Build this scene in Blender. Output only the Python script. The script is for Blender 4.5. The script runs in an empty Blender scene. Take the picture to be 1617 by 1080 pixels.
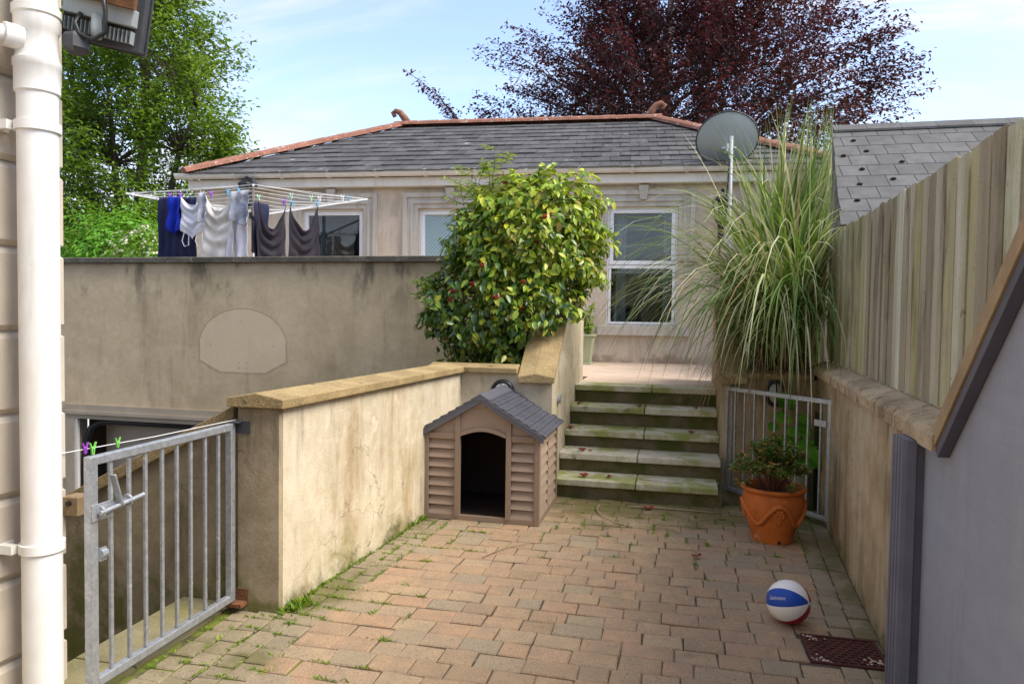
import bpy, math, random
import numpy as np
from mathutils import Vector, Matrix
R = math.radians
rng = random.Random(11)
nr = np.random.default_rng(5)
S = bpy.context.scene
COL = S.collection

# ------------------------------------------------------------------ camera, sky, sun, exposure
cd = bpy.data.cameras.new('camera'); cam = bpy.data.objects.new('camera', cd); COL.objects.link(cam)
cd.sensor_width = 36; cd.lens = 25.0; cd.clip_end = 2000; cd.clip_start = .05
cam.matrix_world = Matrix.Translation((0, 0, 1.65)) @ Matrix.Rotation(R(13), 4, 'Z') @ Matrix.Rotation(R(90 - 2.1), 4, 'X') @ Matrix.Rotation(R(.8), 4, 'Z')
S.camera = cam
SUN_EL, SUN_AZ = 50, -6          # azimuth counted from +X towards +Y
sd = Vector((math.cos(R(SUN_EL)) * math.cos(R(SUN_AZ)), math.cos(R(SUN_EL)) * math.sin(R(SUN_AZ)), math.sin(R(SUN_EL))))
sl = bpy.data.lights.new('sun', 'SUN'); sl.energy = 2.15; sl.angle = R(34); sl.color = (1, .93, .82)
so = bpy.data.objects.new('sun', sl); COL.objects.link(so); so.rotation_euler = sd.to_track_quat('Z', 'Y').to_euler(); so.location = (8, 4, 12)
W = bpy.data.worlds.new('World'); S.world = W; W.use_nodes = True
S.view_settings.view_transform = 'Standard'; S.view_settings.look = 'None'; S.view_settings.gamma = 1
S.view_settings.exposure = 1.5; S.view_settings.use_curve_mapping = False

class NT:
    """small node writer"""
    def __init__(s, tree): s.t = tree; tree.nodes.clear()
    def n(s, typ, **kw):
        x = s.t.nodes.new(typ)
        for k, v in kw.items():
            if k.startswith('_'): setattr(x, k[1:], v)
        return x
    def link(s, a, b): s.t.links.new(a, b)
    def put(s, sock, v):
        if isinstance(v, bpy.types.NodeSocket): s.link(v, sock)
        else: sock.default_value = v if not isinstance(v, tuple) or len(v) != 3 or sock.type != 'RGBA' else (*v, 1)
    def math(s, op, a, b=0.0, c=None, clamp=False):
        x = s.t.nodes.new('ShaderNodeMath'); x.operation = op; x.use_clamp = clamp
        s.put(x.inputs[0], a); s.put(x.inputs[1], b)
        if c is not None: s.put(x.inputs[2], c)
        return x.outputs[0]
    def mix(s, a, b, f, blend='MIX'):
        x = s.t.nodes.new('ShaderNodeMix'); x.data_type = 'RGBA'; x.blend_type = blend
        s.put(x.inputs[0], f); s.put(x.inputs[6], a); s.put(x.inputs[7], b)
        return x.outputs[2]
    def ramp(s, v, lo, hi, a=0.0, b=1.0):
        x = s.t.nodes.new('ShaderNodeMapRange'); x.interpolation_type = 'SMOOTHSTEP'
        s.put(x.inputs[0], v); s.put(x.inputs[1], lo); s.put(x.inputs[2], hi); s.put(x.inputs[3], a); s.put(x.inputs[4], b)
        return x.outputs[0]
    def colramp(s, v, stops, const=False):
        x = s.t.nodes.new('ShaderNodeValToRGB'); cr = x.color_ramp
        if const: cr.interpolation = 'CONSTANT'
        while len(cr.elements) < len(stops): cr.elements.new(.5)
        for e, (p, c) in zip(cr.elements, stops): e.position = p; e.color = (*c, 1)
        s.put(x.inputs[0], v); return x.outputs[0]
    def pos(s, scale=(1, 1, 1), off=(0, 0, 0)):
        g = s.t.nodes.new('ShaderNodeNewGeometry'); m = s.t.nodes.new('ShaderNodeMapping')
        s.link(g.outputs['Position'], m.inputs[0]); m.inputs['Scale'].default_value = scale; m.inputs['Location'].default_value = off
        return m.outputs[0]
    def xyz(s):
        g = s.t.nodes.new('ShaderNodeNewGeometry'); x = s.t.nodes.new('ShaderNodeSeparateXYZ'); s.link(g.outputs['Position'], x.inputs[0])
        return x.outputs
    def noise(s, vec, scale, detail=4, rough=.55, dist=0):
        x = s.t.nodes.new('ShaderNodeTexNoise'); s.link(vec, x.inputs['Vector'])
        x.inputs['Scale'].default_value = scale; x.inputs['Detail'].default_value = detail; x.inputs['Roughness'].default_value = rough
        x.inputs['Distortion'].default_value = dist
        return x.outputs[0]
    def vor(s, vec, scale, feat='F1', out=0):
        x = s.t.nodes.new('ShaderNodeTexVoronoi'); x.feature = feat; s.link(vec, x.inputs['Vector']); x.inputs['Scale'].default_value = scale
        return x.outputs[out]
    def rnd(s):
        a = s.t.nodes.new('ShaderNodeAttribute'); a.attribute_name = 'rnd'; o = s.t.nodes.new('ShaderNodeObjectInfo')
        return s.math('FRACT', s.math('ADD', a.outputs['Fac'], o.outputs['Random']))

# ---- world
w = NT(W.node_tree)
sky = w.n('ShaderNodeTexSky', _sky_type='NISHITA', _sun_disc=False)
sky.sun_elevation = R(SUN_EL); sky.sun_rotation = R(90 - SUN_AZ); sky.air_density = 1.0; sky.dust_density = .3; sky.ozone_density = 1.5
tc = w.n('ShaderNodeTexCoord'); sx = w.n('ShaderNodeSeparateXYZ'); w.link(tc.outputs['Generated'], sx.inputs[0])
den = w.math('ADD', w.math('MAXIMUM', sx.outputs[2], 0.0), .16)
cx = w.math('DIVIDE', sx.outputs[0], den); cy = w.math('DIVIDE', sx.outputs[1], den)
cb = w.n('ShaderNodeCombineXYZ'); w.link(w.math('MULTIPLY', cx, .55), cb.inputs[0]); w.link(w.math('MULTIPLY', cy, 1.15), cb.inputs[1]); cb.inputs[2].default_value = 3.7
cl = w.noise(cb.outputs[0], 1.05, 7, .58, .5); cl2 = w.noise(cb.outputs[0], 3.4, 6, .6, .8)
cover = w.math('MULTIPLY', w.ramp(cl, .37, .60), w.ramp(cl2, .30, .62, .15, 1.0), clamp=True)
cover = w.math('MULTIPLY', w.math('ADD', cover, w.ramp(sx.outputs[2], .30, .05, .10, .38), clamp=True), .92)
skyc = w.mix(sky.outputs[0], (2.75, 3.05, 3.2), cover)
skyc = w.mix(skyc, (.97, .91, .96), 1.0, 'MULTIPLY')
bg = w.n('ShaderNodeBackground'); w.link(skyc, bg.inputs[0]); bg.inputs[1].default_value = .135
ow = w.n('ShaderNodeOutputWorld'); w.link(bg.outputs[0], ow.inputs[0])

# ------------------------------------------------------------------ materials
MATS = {}
def M(name, c1, c2=None, ns=5, rough=.8, spec=.3, bump=.0, bs=80, grain=0, gs=260, rv=0, hue=None, moss=None, streak=None, spots=None, stretch=(1, 1, 1), metal=0, extra=None, bdet=4, mottle=0):
    """c1/c2 mixed by noise; grain = fine speckle; rv = per-piece brightness; hue = per-piece colour stops;
    moss = list of (colour, z where none, z where full, threshold, noise scale); streak = (colour, strength, threshold); spots = (colour, scale, threshold)"""
    m = bpy.data.materials.new(name); m.use_nodes = True; t = NT(m.node_tree); MATS[name] = m
    p = t.pos(stretch); col = c1
    if hue: col = t.colramp(t.rnd(), hue)
    if c2 is not None:
        f = t.ramp(t.noise(p, ns, 6, .6, .3), .3, .7)
        col = t.mix(col, c2, t.math('MULTIPLY', f, .55) if hue else f)
    if rv:
        b = t.math('ADD', t.math('MULTIPLY', t.rnd(), 2 * rv), 1 - rv)
        cb = t.n('ShaderNodeCombineColor')
        for i in range(3): t.link(b, cb.inputs[i])
        col = t.mix(col, cb.outputs[0], 1.0, 'MULTIPLY')
    if grain:
        g = t.ramp(t.noise(t.pos(), gs, 2, .7), .25, .75, 1 - grain, 1 + grain)
        cb = t.n('ShaderNodeCombineColor')
        for i in range(3): t.link(g, cb.inputs[i])
        col = t.mix(col, cb.outputs[0], 1.0, 'MULTIPLY')
    if mottle:
        g = t.math('ADD', t.math('MULTIPLY', t.ramp(t.noise(t.pos(), 2.6, 8, .68, .6), .30, .70), .6), t.math('MULTIPLY', t.ramp(t.noise(t.pos((1, 1, 1), (9, 2, 4)), 11, 6, .7), .30, .70), .4))
        g = t.math('ADD', t.math('MULTIPLY', g, 2 * mottle), 1 - mottle); cb = t.n('ShaderNodeCombineColor')
        t.link(g, cb.inputs[0]); t.link(g, cb.inputs[1]); t.link(t.math('POWER', g, 1.25), cb.inputs[2])
        col = t.mix(col, cb.outputs[0], 1.0, 'MULTIPLY')
    if streak:
        for k, (c, st, th) in enumerate(streak if isinstance(streak, list) else [streak]):
            f = t.ramp(t.noise(t.pos((3.4, 3.4, .55), (k * 3, 0, 0)), 1.0, 7, .68, .35), th - .02, th + .16)
            f2 = t.ramp(t.noise(t.pos((1, 1, 1), (k * 5 + 2, 1, 0)), 1.6, 5, .6), .36, .54)
            col = t.mix(col, c, t.math('MULTIPLY', t.math('MULTIPLY', f, f2), st))
    if spots:
        c, sc, th = spots
        f = t.ramp(t.noise(t.pos(), sc, 5, .65), th, th + .07); col = t.mix(col, c, t.math('MULTIPLY', f, .8))
    for k, mo in enumerate(moss or []):
        c, z0, z1, th, sc = mo
        zz = t.ramp(t.xyz()[2], z0, z1)
        nz = t.noise(t.pos((1, 1, 1), (k * 7, 3, 0)), sc, 7, .66, .2)
        f = t.ramp(t.math('ADD', nz, t.math('MULTIPLY', t.math('SUBTRACT', zz, 1.0), .5)), th, th + .2)
        col = t.mix(col, c, t.math('MULTIPLY', f, .85))
    if extra: col = extra(t, col)
    bs_ = t.n('ShaderNodeBsdfPrincipled'); t.put(bs_.inputs['Base Color'], col); bs_.inputs['Roughness'].default_value = rough
    bs_.inputs['Specular IOR Level'].default_value = spec; bs_.inputs['Metallic'].default_value = metal
    if bump:
        h = t.noise(t.pos(stretch), bs, bdet, .65); h2 = t.noise(t.pos(stretch), bs * .12, 4, .6)
        b = t.n('ShaderNodeBump'); b.inputs['Strength'].default_value = bump; b.inputs['Distance'].default_value = .01
        t.link(t.math('ADD', h, h2), b.inputs['Height']); t.link(b.outputs[0], bs_.inputs['Normal'])
    o = t.n('ShaderNodeOutputMaterial'); t.link(bs_.outputs[0], o.inputs[0])
    return m

def leafmat(name, stops, rough=.5, trans=.35, spec=.4, tcol=None):
    m = bpy.data.materials.new(name); m.use_nodes = True; t = NT(m.node_tree)
    c = t.colramp(t.rnd(), stops)
    c = t.mix(c, (.02, .03, .01), t.ramp(t.noise(t.pos(), 3.0, 3), .45, .75, 0, .25))
    b = t.n('ShaderNodeBsdfPrincipled'); t.link(c, b.inputs[0]); b.inputs['Roughness'].default_value = rough; b.inputs['Specular IOR Level'].default_value = spec
    tr = t.n('ShaderNodeBsdfTranslucent'); t.link(t.mix(c, tcol or (.3, .4, .03), .4), tr.inputs[0])
    mx = t.n('ShaderNodeMixShader'); mx.inputs[0].default_value = trans; t.link(b.outputs[0], mx.inputs[1]); t.link(tr.outputs[0], mx.inputs[2])
    o = t.n('ShaderNodeOutputMaterial'); t.link(mx.outputs[0], o.inputs[0]); return m

def glassmat(name, tint=(.75, .8, .8), refl=.0):
    m = bpy.data.materials.new(name); m.use_nodes = True; t = NT(m.node_tree)
    g = t.n('ShaderNodeBsdfGlossy'); g.inputs['Roughness'].default_value = .015; g.inputs[0].default_value = (.95, .97, 1, 1)
    tr = t.n('ShaderNodeBsdfTransparent'); tr.inputs[0].default_value = (*tint, 1)
    fr = t.n('ShaderNodeFresnel'); fr.inputs[0].default_value = 1.6
    mx = t.n('ShaderNodeMixShader'); t.link(t.math('MULTIPLY_ADD', fr.outputs[0], 1.0, refl, clamp=True), mx.inputs[0]); t.link(tr.outputs[0], mx.inputs[1]); t.link(g.outputs[0], mx.inputs[2])
    o = t.n('ShaderNodeOutputMaterial'); t.link(mx.outputs[0], o.inputs[0]); return m

OLIVE = (.10, .095, .025); GREEN = (.06, .10, .015); YGREEN = (.22, .20, .05)
def cracks(t, col):
    d = t.vor(t.mix(t.pos(), t.n('ShaderNodeTexNoise').outputs[1], .0), 1.5, 'DISTANCE_TO_EDGE')
    nz = t.noise(t.pos(), 3.0, 5, .6); sel = t.ramp(t.noise(t.pos((1, 1, 1), (4, 4, 1)), .9, 2), .50, .60)
    v = t.n('ShaderNodeVectorMath'); v.operation = 'ADD'
    tx = t.n('ShaderNodeTexNoise'); t.link(t.pos(), tx.inputs['Vector']); tx.inputs['Scale'].default_value = 4; tx.inputs['Detail'].default_value = 5
    sc = t.n('ShaderNodeVectorMath'); sc.operation = 'SCALE'; t.link(tx.outputs[1], sc.inputs[0]); sc.inputs[3].default_value = .5
    t.link(t.pos(), v.inputs[0]); t.link(sc.outputs[0], v.inputs[1])
    d = t.vor(v.outputs[0], 2.2, 'DISTANCE_TO_EDGE')
    f = t.math('MULTIPLY', t.ramp(d, .012, .004), sel)
    return t.mix(col, (.10, .08, .05), t.math('MULTIPLY', f, .5))
M('patio_render', mottle=0.22, c1=(.585, .51, .36), c2=(.48, .405, .275), ns=1.7, bump=.25, bs=60, grain=.10, gs=120, rough=.9,
  streak=[((.34, .235, .115), .7, .50), ((.64, .55, .42), .7, .50), ((.15, .12, .07), .7, .56)], spots=((.66, .57, .44), 2.3, .57),
  moss=[(YGREEN, .85, .1, .50, 2.2), (OLIVE, .5, -.05, .40, 3.5)], extra=cracks)
M('shaded_render', mottle=0.25, c1=(.36, .29, .185), c2=(.27, .21, .125), ns=2.4, bump=.25, bs=60, grain=.10, gs=120, rough=.9,  # darker copy of the patio render, shade put into its colour; moss is real
  streak=[((.12, .09, .05), .7, .52), ((.42, .35, .25), .5, .56)],
  moss=[((.115, .115, .02), .85, .0, .38, 3.0), ((.06, .05, .02), .9, 1.2, .48, 4)], extra=cracks)
M('right_render', mottle=0.26, c1=(.43, .325, .19), c2=(.30, .22, .12), ns=2.0, bump=.25, bs=60, grain=.10, gs=120, rough=.9,
  streak=[((.17, .115, .05), .85, .46), ((.52, .45, .32), .6, .50), ((.10, .08, .04), .7, .55)],
  moss=[(OLIVE, .55, -.05, .42, 3.0), (YGREEN, .8, .1, .55, 2.0)], extra=cracks)
def ghost(t, col):
    # the clean patch left on the plaster by a board that once hung there: a rounded shape with a dirty rim
    x, y, z = t.xyz()
    u = t.math('MULTIPLY', t.math('ADD', x, 5.42), 1 / .63); v = t.math('SUBTRACT', z, 1.22)
    top = t.math('ADD', t.math('POWER', t.math('ABSOLUTE', u), 2.0), t.math('POWER', t.math('MULTIPLY', t.math('MAXIMUM', v, 0.0), 1 / .47), 2.0))
    dn = t.math('MAXIMUM', t.math('MULTIPLY', v, -1.0), 0.0)
    side = t.math('MAXIMUM', t.math('MAXIMUM', t.math('ABSOLUTE', u), t.math('MULTIPLY', dn, 1 / .35)), t.math('ADD', t.math('MULTIPLY', t.math('ABSOLUTE', u), .605), t.math('MULTIPLY', dn, 1.977)))
    d = t.math('MAXIMUM', top, side)
    d = t.math('ADD', d, t.math('MULTIPLY', t.math('SUBTRACT', t.noise(t.pos(), 14, 3), .5), .05))
    col = t.mix(col, (.72, .58, .40), t.math('MULTIPLY', t.ramp(d, .975, 1.0, 1.0, 0.0), .55))
    rim = t.math('MULTIPLY', t.ramp(d, .965, .995), t.ramp(d, 1.0, 1.07, 1.0, 0.0))
    col = t.mix(col, (.20, .16, .10), t.math('MULTIPLY', rim, .40))
    # damp blotches hanging under the coping
    zz = t.ramp(z, 1.45, 2.25); f = t.math('MULTIPLY', zz, t.ramp(t.noise(t.pos((1.3, 1, .5)), 1.6, 6, .65, .3), .50, .62))
    return t.mix(col, (.10, .085, .06), t.math('MULTIPLY', f, .75))
M('terrace_render', mottle=0.14, c1=(.60, .475, .305), c2=(.48, .375, .235), ns=1.0, bump=.15, bs=50, grain=.07, gs=90, rough=.9,
  streak=[((.25, .185, .10), .40, .53)], extra=ghost)
M('facade_render', mottle=0.09, c1=(.65, .55, .43), c2=(.57, .475, .36), ns=1.2, bump=.1, bs=60, grain=.06, gs=90, rough=.9, streak=[((.36, .285, .215), .6, .48)],
  moss=[((.30, .22, .16), 1.35, .95, .40, 2.5)])
M('facade_trim', (.56, .515, .44), (.47, .425, .355), ns=2, rough=.75, grain=.05, streak=[((.30, .27, .22), .6, .5)])
M('house_render', (.58, .50, .40), (.48, .41, .32), ns=2, bump=.1, bs=60, grain=.05, rough=.9, streak=[((.38, .33, .26), .6, .52)])
M('aggregate', (.42, .31, .15), (.30, .215, .10), ns=4, bump=.9, bs=150, grain=.45, gs=150, rough=.9, rv=.08, spots=((.06, .05, .025), 6, .62), moss=[(OLIVE, 0, 1, .62, 3)])
M('dark_coping', (.15, .135, .105), (.075, .068, .055), ns=5, bump=.8, bs=120, grain=.35, gs=110, rough=.95, spots=((.30, .26, .18), 14, .62))
M('rough_stone', (.46, .35, .22), (.32, .235, .14), ns=6, bump=1.0, bs=45, grain=.25, gs=130, rough=.95, rv=.1, streak=[((.16, .11, .06), .8, .50)], spots=((.13, .10, .06), 10, .60))
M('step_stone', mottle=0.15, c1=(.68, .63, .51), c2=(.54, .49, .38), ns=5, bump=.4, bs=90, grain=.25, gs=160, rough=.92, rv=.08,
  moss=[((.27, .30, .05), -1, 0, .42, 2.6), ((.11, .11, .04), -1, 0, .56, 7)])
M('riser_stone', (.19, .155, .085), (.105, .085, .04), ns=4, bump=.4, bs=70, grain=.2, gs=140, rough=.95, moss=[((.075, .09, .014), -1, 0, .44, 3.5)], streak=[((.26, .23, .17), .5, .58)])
M('deck_paving', mottle=0.1, c1=(.60, .46, .34), c2=(.52, .39, .29), ns=5, bump=.3, bs=60, grain=.12, gs=120, rough=.9, rv=.06, moss=[((.30, .24, .12), -1, 0, .60, 3)])
M('flagstone', mottle=0.2, c1=(.29, .25, .14), c2=(.22, .19, .10), ns=4, bump=.4, bs=80, grain=.15, gs=150, rough=.95, moss=[((.24, .23, .05), -1, 0, .5, 4)])
def pav_green(t, col):
    x, y, z = t.xyz()
    f = t.math('MAXIMUM', t.ramp(y, 5.0, 6.4), t.math('MULTIPLY', t.ramp(x, -1.55, -2.0), .55)); f = t.math('MAXIMUM', f, t.ramp(x, .75, 1.1, 0, .7))
    n = t.noise(t.pos(), 2.2, 7, .65)
    k = t.ramp(t.math('ADD', n, t.math('MULTIPLY', f, .30)), .58, .82)
    return t.mix(col, (.135, .125, .035), t.math('MULTIPLY', k, .75))
def pav(name, stops):
    M(name, (.5, .4, .3), (.30, .235, .165), ns=7, hue=stops, bump=.9, bs=190, grain=.34, gs=190, rough=.95, rv=.12, extra=pav_green, spots=((.19, .15, .105), 45, .60))
pav('paver', [(0, (.455, .31, .185)), (.28, (.49, .33, .195)), (.5, (.475, .295, .178)), (.66, (.455, .33, .197)), (.82, (.41, .267, .167)), (.88, (.37, .28, .175)), (.95, (.31, .245, .165)), (1, (.39, .30, .185))])
pav('border_paver', [(0, (.33, .265, .165)), (.5, (.37, .295, .185)), (1, (.28, .23, .145))])
def joint_moss(t, col):
    x, y, z = t.xyz()
    f = t.math('MAXIMUM', t.ramp(x, -1.2, -1.9), t.ramp(y, 4.6, 6.2))
    n = t.noise(t.pos(), 5, 6, .65)
    k = t.ramp(t.math('ADD', n, t.math('MULTIPLY', f, .2)), .58, .72)
    return t.mix(col, (.14, .165, .025), k)
M('joint_sand', (.14, .105, .075), (.05, .04, .03), ns=6, rough=1, grain=.3, bump=.6, bs=120, extra=joint_moss, spots=((.50, .46, .40), 3.5, .62))
M('white_plastic', (.78, .765, .735), (.72, .70, .65), ns=3, rough=.42, spec=.4, grain=.03, streak=[((.58, .55, .47), .6, .50), ((.42, .42, .30), .5, .60)], spots=((.55, .52, .45), 26, .68))
M('upvc', (.82, .82, .82), (.78, .78, .78), ns=3, rough=.35, spec=.45)
M('gutter_white', (.78, .75, .69), (.70, .66, .58), ns=4, rough=.45, streak=[((.45, .40, .32), .6, .55)])
M('slate', (.098, .095, .094), (.066, .064, .064), ns=6, rough=.75, spec=.2, bump=.3, bs=60, rv=.22, grain=.12, gs=60, spots=((.42, .41, .38), 3.4, .655), streak=[((.25, .24, .23), .5, .56)])
M('fibre_slate', (.14, .137, .132), (.105, .102, .098), ns=4, rough=.85, spec=.15, bump=.3, bs=60, rv=.10, grain=.10, gs=60, spots=((.33, .33, .31), 5, .66))
M('ridge_clay', (.33, .135, .085), (.20, .10, .07), ns=7, rough=.9, bump=.8, bs=60, rv=.12, grain=.3, gs=45, spots=((.42, .37, .31), 9, .585))
M('fence_wood', (.36, .305, .205), (.24, .185, .115), ns=1.4, stretch=(9, 9, .7), rough=.85, bump=.35, bs=9, grain=.10, gs=90, rv=.26,
  hue=[(0, (.38, .325, .23)), (.45, (.42, .375, .27)), (.62, (.47, .45, .35)), (.74, (.55, .57, .47)), (.80, (.38, .355, .22)), (1, (.29, .27, .13))],
  streak=[((.10, .075, .045), .85, .49), ((.27, .26, .08), .6, .50)], spots=((.09, .06, .035), 7, .66))
M('galvanised', (.47, .49, .51), (.36, .38, .40), ns=26, rough=.48, metal=.65, spec=.5, grain=.12, gs=60, spots=((.62, .64, .66), 22, .60))
M('rust', (.22, .09, .035), (.12, .06, .03), ns=20, rough=.9, bump=.4)
M('dark_metal', (.045, .045, .05), (.07, .07, .075), ns=10, rough=.5, spec=.4)
M('black_metal', (.015, .015, .017), rough=.4, spec=.5)
M('grey_board', mottle=0.07, c1=(.285, .295, .335), c2=(.25, .26, .30), ns=1.5, rough=.55, bump=.12, bs=30, stretch=(1, .25, 3), grain=.03, gs=90, streak=[((.34, .345, .375), .5, .5), ((.19, .19, .21), .6, .56)], spots=((.17, .17, .18), 9, .69))
M('charcoal_trim', (.075, .075, .10), (.10, .10, .125), ns=4, rough=.45, spec=.4, streak=[((.12, .12, .14), .4, .56)], spots=((.35, .35, .36), 30, .74))
M('post_grey', (.17, .17, .21), (.14, .14, .18), ns=5, rough=.5, spots=((.45, .45, .46), 30, .72))
M('raw_timber', (.36, .26, .15), (.26, .18, .10), ns=3, stretch=(8, 2, 2), rough=.85, bump=.3, bs=20, grain=.1, streak=[((.14, .11, .05), .6, .5)])
M('dog_brown', (.345, .255, .19), (.31, .228, .168), ns=2, rough=.55, spec=.35, bump=.06, bs=60, rv=.05, grain=.03)
M('dog_frame', (.295, .215, .158), (.26, .19, .14), ns=2, rough=.55, spec=.35, grain=.03)
M('dog_roof', (.105, .105, .125), (.085, .085, .105), ns=3, rough=.42, spec=.45, rv=.08, grain=.04, spots=((.28, .28, .29), 16, .70))
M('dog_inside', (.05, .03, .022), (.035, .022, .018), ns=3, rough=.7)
M('terracotta', mottle=0.12, c1=(.58, .165, .030), c2=(.44, .115, .022), ns=5, rough=.62, spec=.3, bump=.15, bs=60, grain=.10, spots=((.66, .34, .18), 5, .60), streak=[((.26, .085, .03), .6, .52)])
M('soil', (.035, .022, .014), (.06, .04, .025), ns=18, rough=1, bump=1, bs=40, grain=.4)
M('bark', (.13, .105, .08), (.07, .055, .04), ns=3, stretch=(3, 3, .8), rough=.95, bump=.6, bs=12)
M('beech_bark', (.11, .09, .085), (.07, .055, .055), ns=3, rough=.95)
M('stem_brown', (.16, .07, .045), (.10, .05, .03), ns=8, rough=.8)
M('stem_green', (.10, .13, .03), (.08, .09, .03), ns=8, rough=.7)
M('sage_pot', (.40, .44, .27), (.35, .39, .24), ns=3, rough=.5, grain=.03)
M('cane', (.50, .42, .28), (.38, .30, .19), ns=6, rough=.7)
M('twig', (.42, .33, .22), (.30, .23, .15), ns=9, rough=.9)
M('red_petal', (.30, .03, .02), (.17, .015, .015), ns=30, rough=.7)
M('grate_iron', (.105, .030, .022), (.06, .022, .018), ns=14, rough=.75, bump=.4, grain=.2)
M('pebble', (.60, .52, .42), (.48, .40, .31), ns=20, rough=.9)
M('dish_grey', (.36, .39, .38), (.31, .34, .33), ns=2, rough=.55, spec=.35, spots=((.14, .15, .14), 7, .66))
M('lens_white', (.40, .40, .36), rough=.2)
M('sage_lens', (.42, .43, .33), (.36, .37, .28), ns=6, rough=.4)
M('lawn', (.06, .085, .02), (.04, .06, .015), ns=3, rough=1, grain=.2)
M('tarmac', (.075, .07, .062), (.055, .05, .045), ns=4, rough=.95, grain=.2, bump=.4)
M('garage_trim', (.42, .35, .26), (.36, .295, .215), ns=3, rough=.6)
M('garage_door', (.46, .39, .31), (.42, .355, .28), ns=2, rough=.5)
M('garage_dark', (.03, .025, .02), rough=.8)
M('room', (.05, .05, .05), (.035, .035, .035), ns=2, rough=.9)
M('curtain', (.55, .58, .58), (.42, .46, .46), ns=1.2, stretch=(14, 14, .3), rough=.9)
def cloth(n, a, b, **k): return M(n, a, b, ns=5, rough=.92, spec=.15, bump=.1, bs=300, **k)
cloth('navy_cloth', (.022, .025, .06), (.03, .033, .075)); cloth('royal_cloth', (.015, .035, .42), (.01, .025, .30))
cloth('white_cloth', (.74, .73, .78), (.66, .65, .70)); cloth('cream_cloth', (.78, .73, .66), (.66, .61, .54))
cloth('grey_cloth', (.034, .030, .038), (.024, .021, .027))
cloth('print_cloth', (.62, .62, .64), (.10, .12, .22), grain=.2)
MATS['print_cloth'].node_tree.nodes  # small check print
for n, c in dict(peg_purple=(.34, .08, .55), peg_green=(.22, .62, .12), peg_mint=(.40, .66, .42), peg_blue=(.10, .42, .62), peg_white=(.75, .75, .75)).items(): M(n, c, rough=.4)
M('line_white', (.72, .72, .72), rough=.5)
M('ball_white', (.80, .78, .74), (.76, .74, .70), ns=6, rough=.42, bump=.12, bs=500); M('ball_blue', (.012, .065, .36), rough=.4, bump=.12, bs=500); M('ball_red', (.36, .012, .035), rough=.4, bump=.12, bs=500)
GLASS = glassmat('window_glass')
def obsc(t, col):
    p = t.pos((1, 1, 1)); x, y, z = t.xyz(); a = t.math('ADD', x, z); b = t.math('SUBTRACT', x, z)
    l = t.math('MAXIMUM', t.math('SINE', t.math('MULTIPLY', a, 95.0)), t.math('SINE', t.math('MULTIPLY', b, 95.0)))
    return t.mix(col, (.24, .35, .37), t.ramp(l, .5, .95))
M('obscure_glass', (.37, .49, .50), (.32, .44, .46), ns=1.2, rough=.22, spec=.6, extra=obsc)
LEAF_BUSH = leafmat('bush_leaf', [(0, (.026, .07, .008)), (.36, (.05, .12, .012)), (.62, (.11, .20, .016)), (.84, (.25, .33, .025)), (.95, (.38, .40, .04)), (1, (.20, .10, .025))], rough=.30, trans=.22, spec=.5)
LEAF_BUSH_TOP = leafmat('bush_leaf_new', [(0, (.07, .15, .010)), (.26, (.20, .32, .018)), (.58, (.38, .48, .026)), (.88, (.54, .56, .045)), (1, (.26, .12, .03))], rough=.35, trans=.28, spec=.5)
LEAF_TREE = leafmat('tree_leaf', [(0, (.055, .115, .012)), (.5, (.12, .235, .018)), (.85, (.20, .34, .028)), (1, (.29, .40, .05))], trans=.45)
LEAF_BEECH = leafmat('beech_leaf', [(0, (.03, .012, .015)), (.5, (.075, .022, .028)), (.85, (.15, .035, .042)), (1, (.09, .06, .03))], trans=.25, tcol=(.22, .03, .03), rough=.42)
LEAF_LIME = leafmat('lime_leaf', [(0, (.14, .25, .02)), (.6, (.27, .38, .04)), (1, (.40, .46, .08))], trans=.4)
LEAF_VINE = leafmat('vine_leaf', [(0, (.08, .26, .015)), (.6, (.14, .40, .025)), (1, (.24, .48, .04))], trans=.4)
LEAF_POT = leafmat('pot_leaf', [(0, (.05, .11, .02)), (.5, (.11, .20, .03)), (.80, (.24, .30, .05)), (.90, (.42, .20, .06)), (1, (.40, .06, .03))], rough=.4, trans=.25)
LEAF_CREAM = leafmat('cream_flower', [(0, (.55, .52, .36)), (1, (.68, .66, .5))], trans=.2)
BLADE = leafmat('grass_blade', [(0, (.045, .11, .014)), (.30, (.10, .20, .03)), (.50, (.22, .32, .08)), (.66, (.44, .49, .22)), (.88, (.66, .64, .42)), (1, (.38, .24, .11))], rough=.5, trans=.3)
BLADE_DRY = leafmat('dry_blade', [(0, (.16, .08, .035)), (.6, (.30, .19, .09)), (1, (.48, .40, .24))], rough=.7, trans=.2)
WEED = leafmat('weed_leaf', [(0, (.10, .19, .014)), (.55, (.19, .32, .022)), (1, (.34, .42, .035))], rough=.6, trans=.3)

# ------------------------------------------------------------------ mesh writer
ORG = {}
def tag(o, label=None, cat=None, group=None, kind=None):
    if label: o['label'] = label
    if cat: o['category'] = cat
    if group: o['group'] = group
    if kind: o['kind'] = kind
    return o
def thing(name, loc, label, cat, group=None, rz=None):
    o = bpy.data.objects.new(name, None); COL.objects.link(o); o.location = loc; o.empty_display_size = .1
    if rz is not None: o.rotation_euler = (0, 0, rz); ORG[o] = Vector((0, 0, 0))
    else: ORG[o] = Vector(loc)
    return tag(o, label, cat, group)

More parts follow.
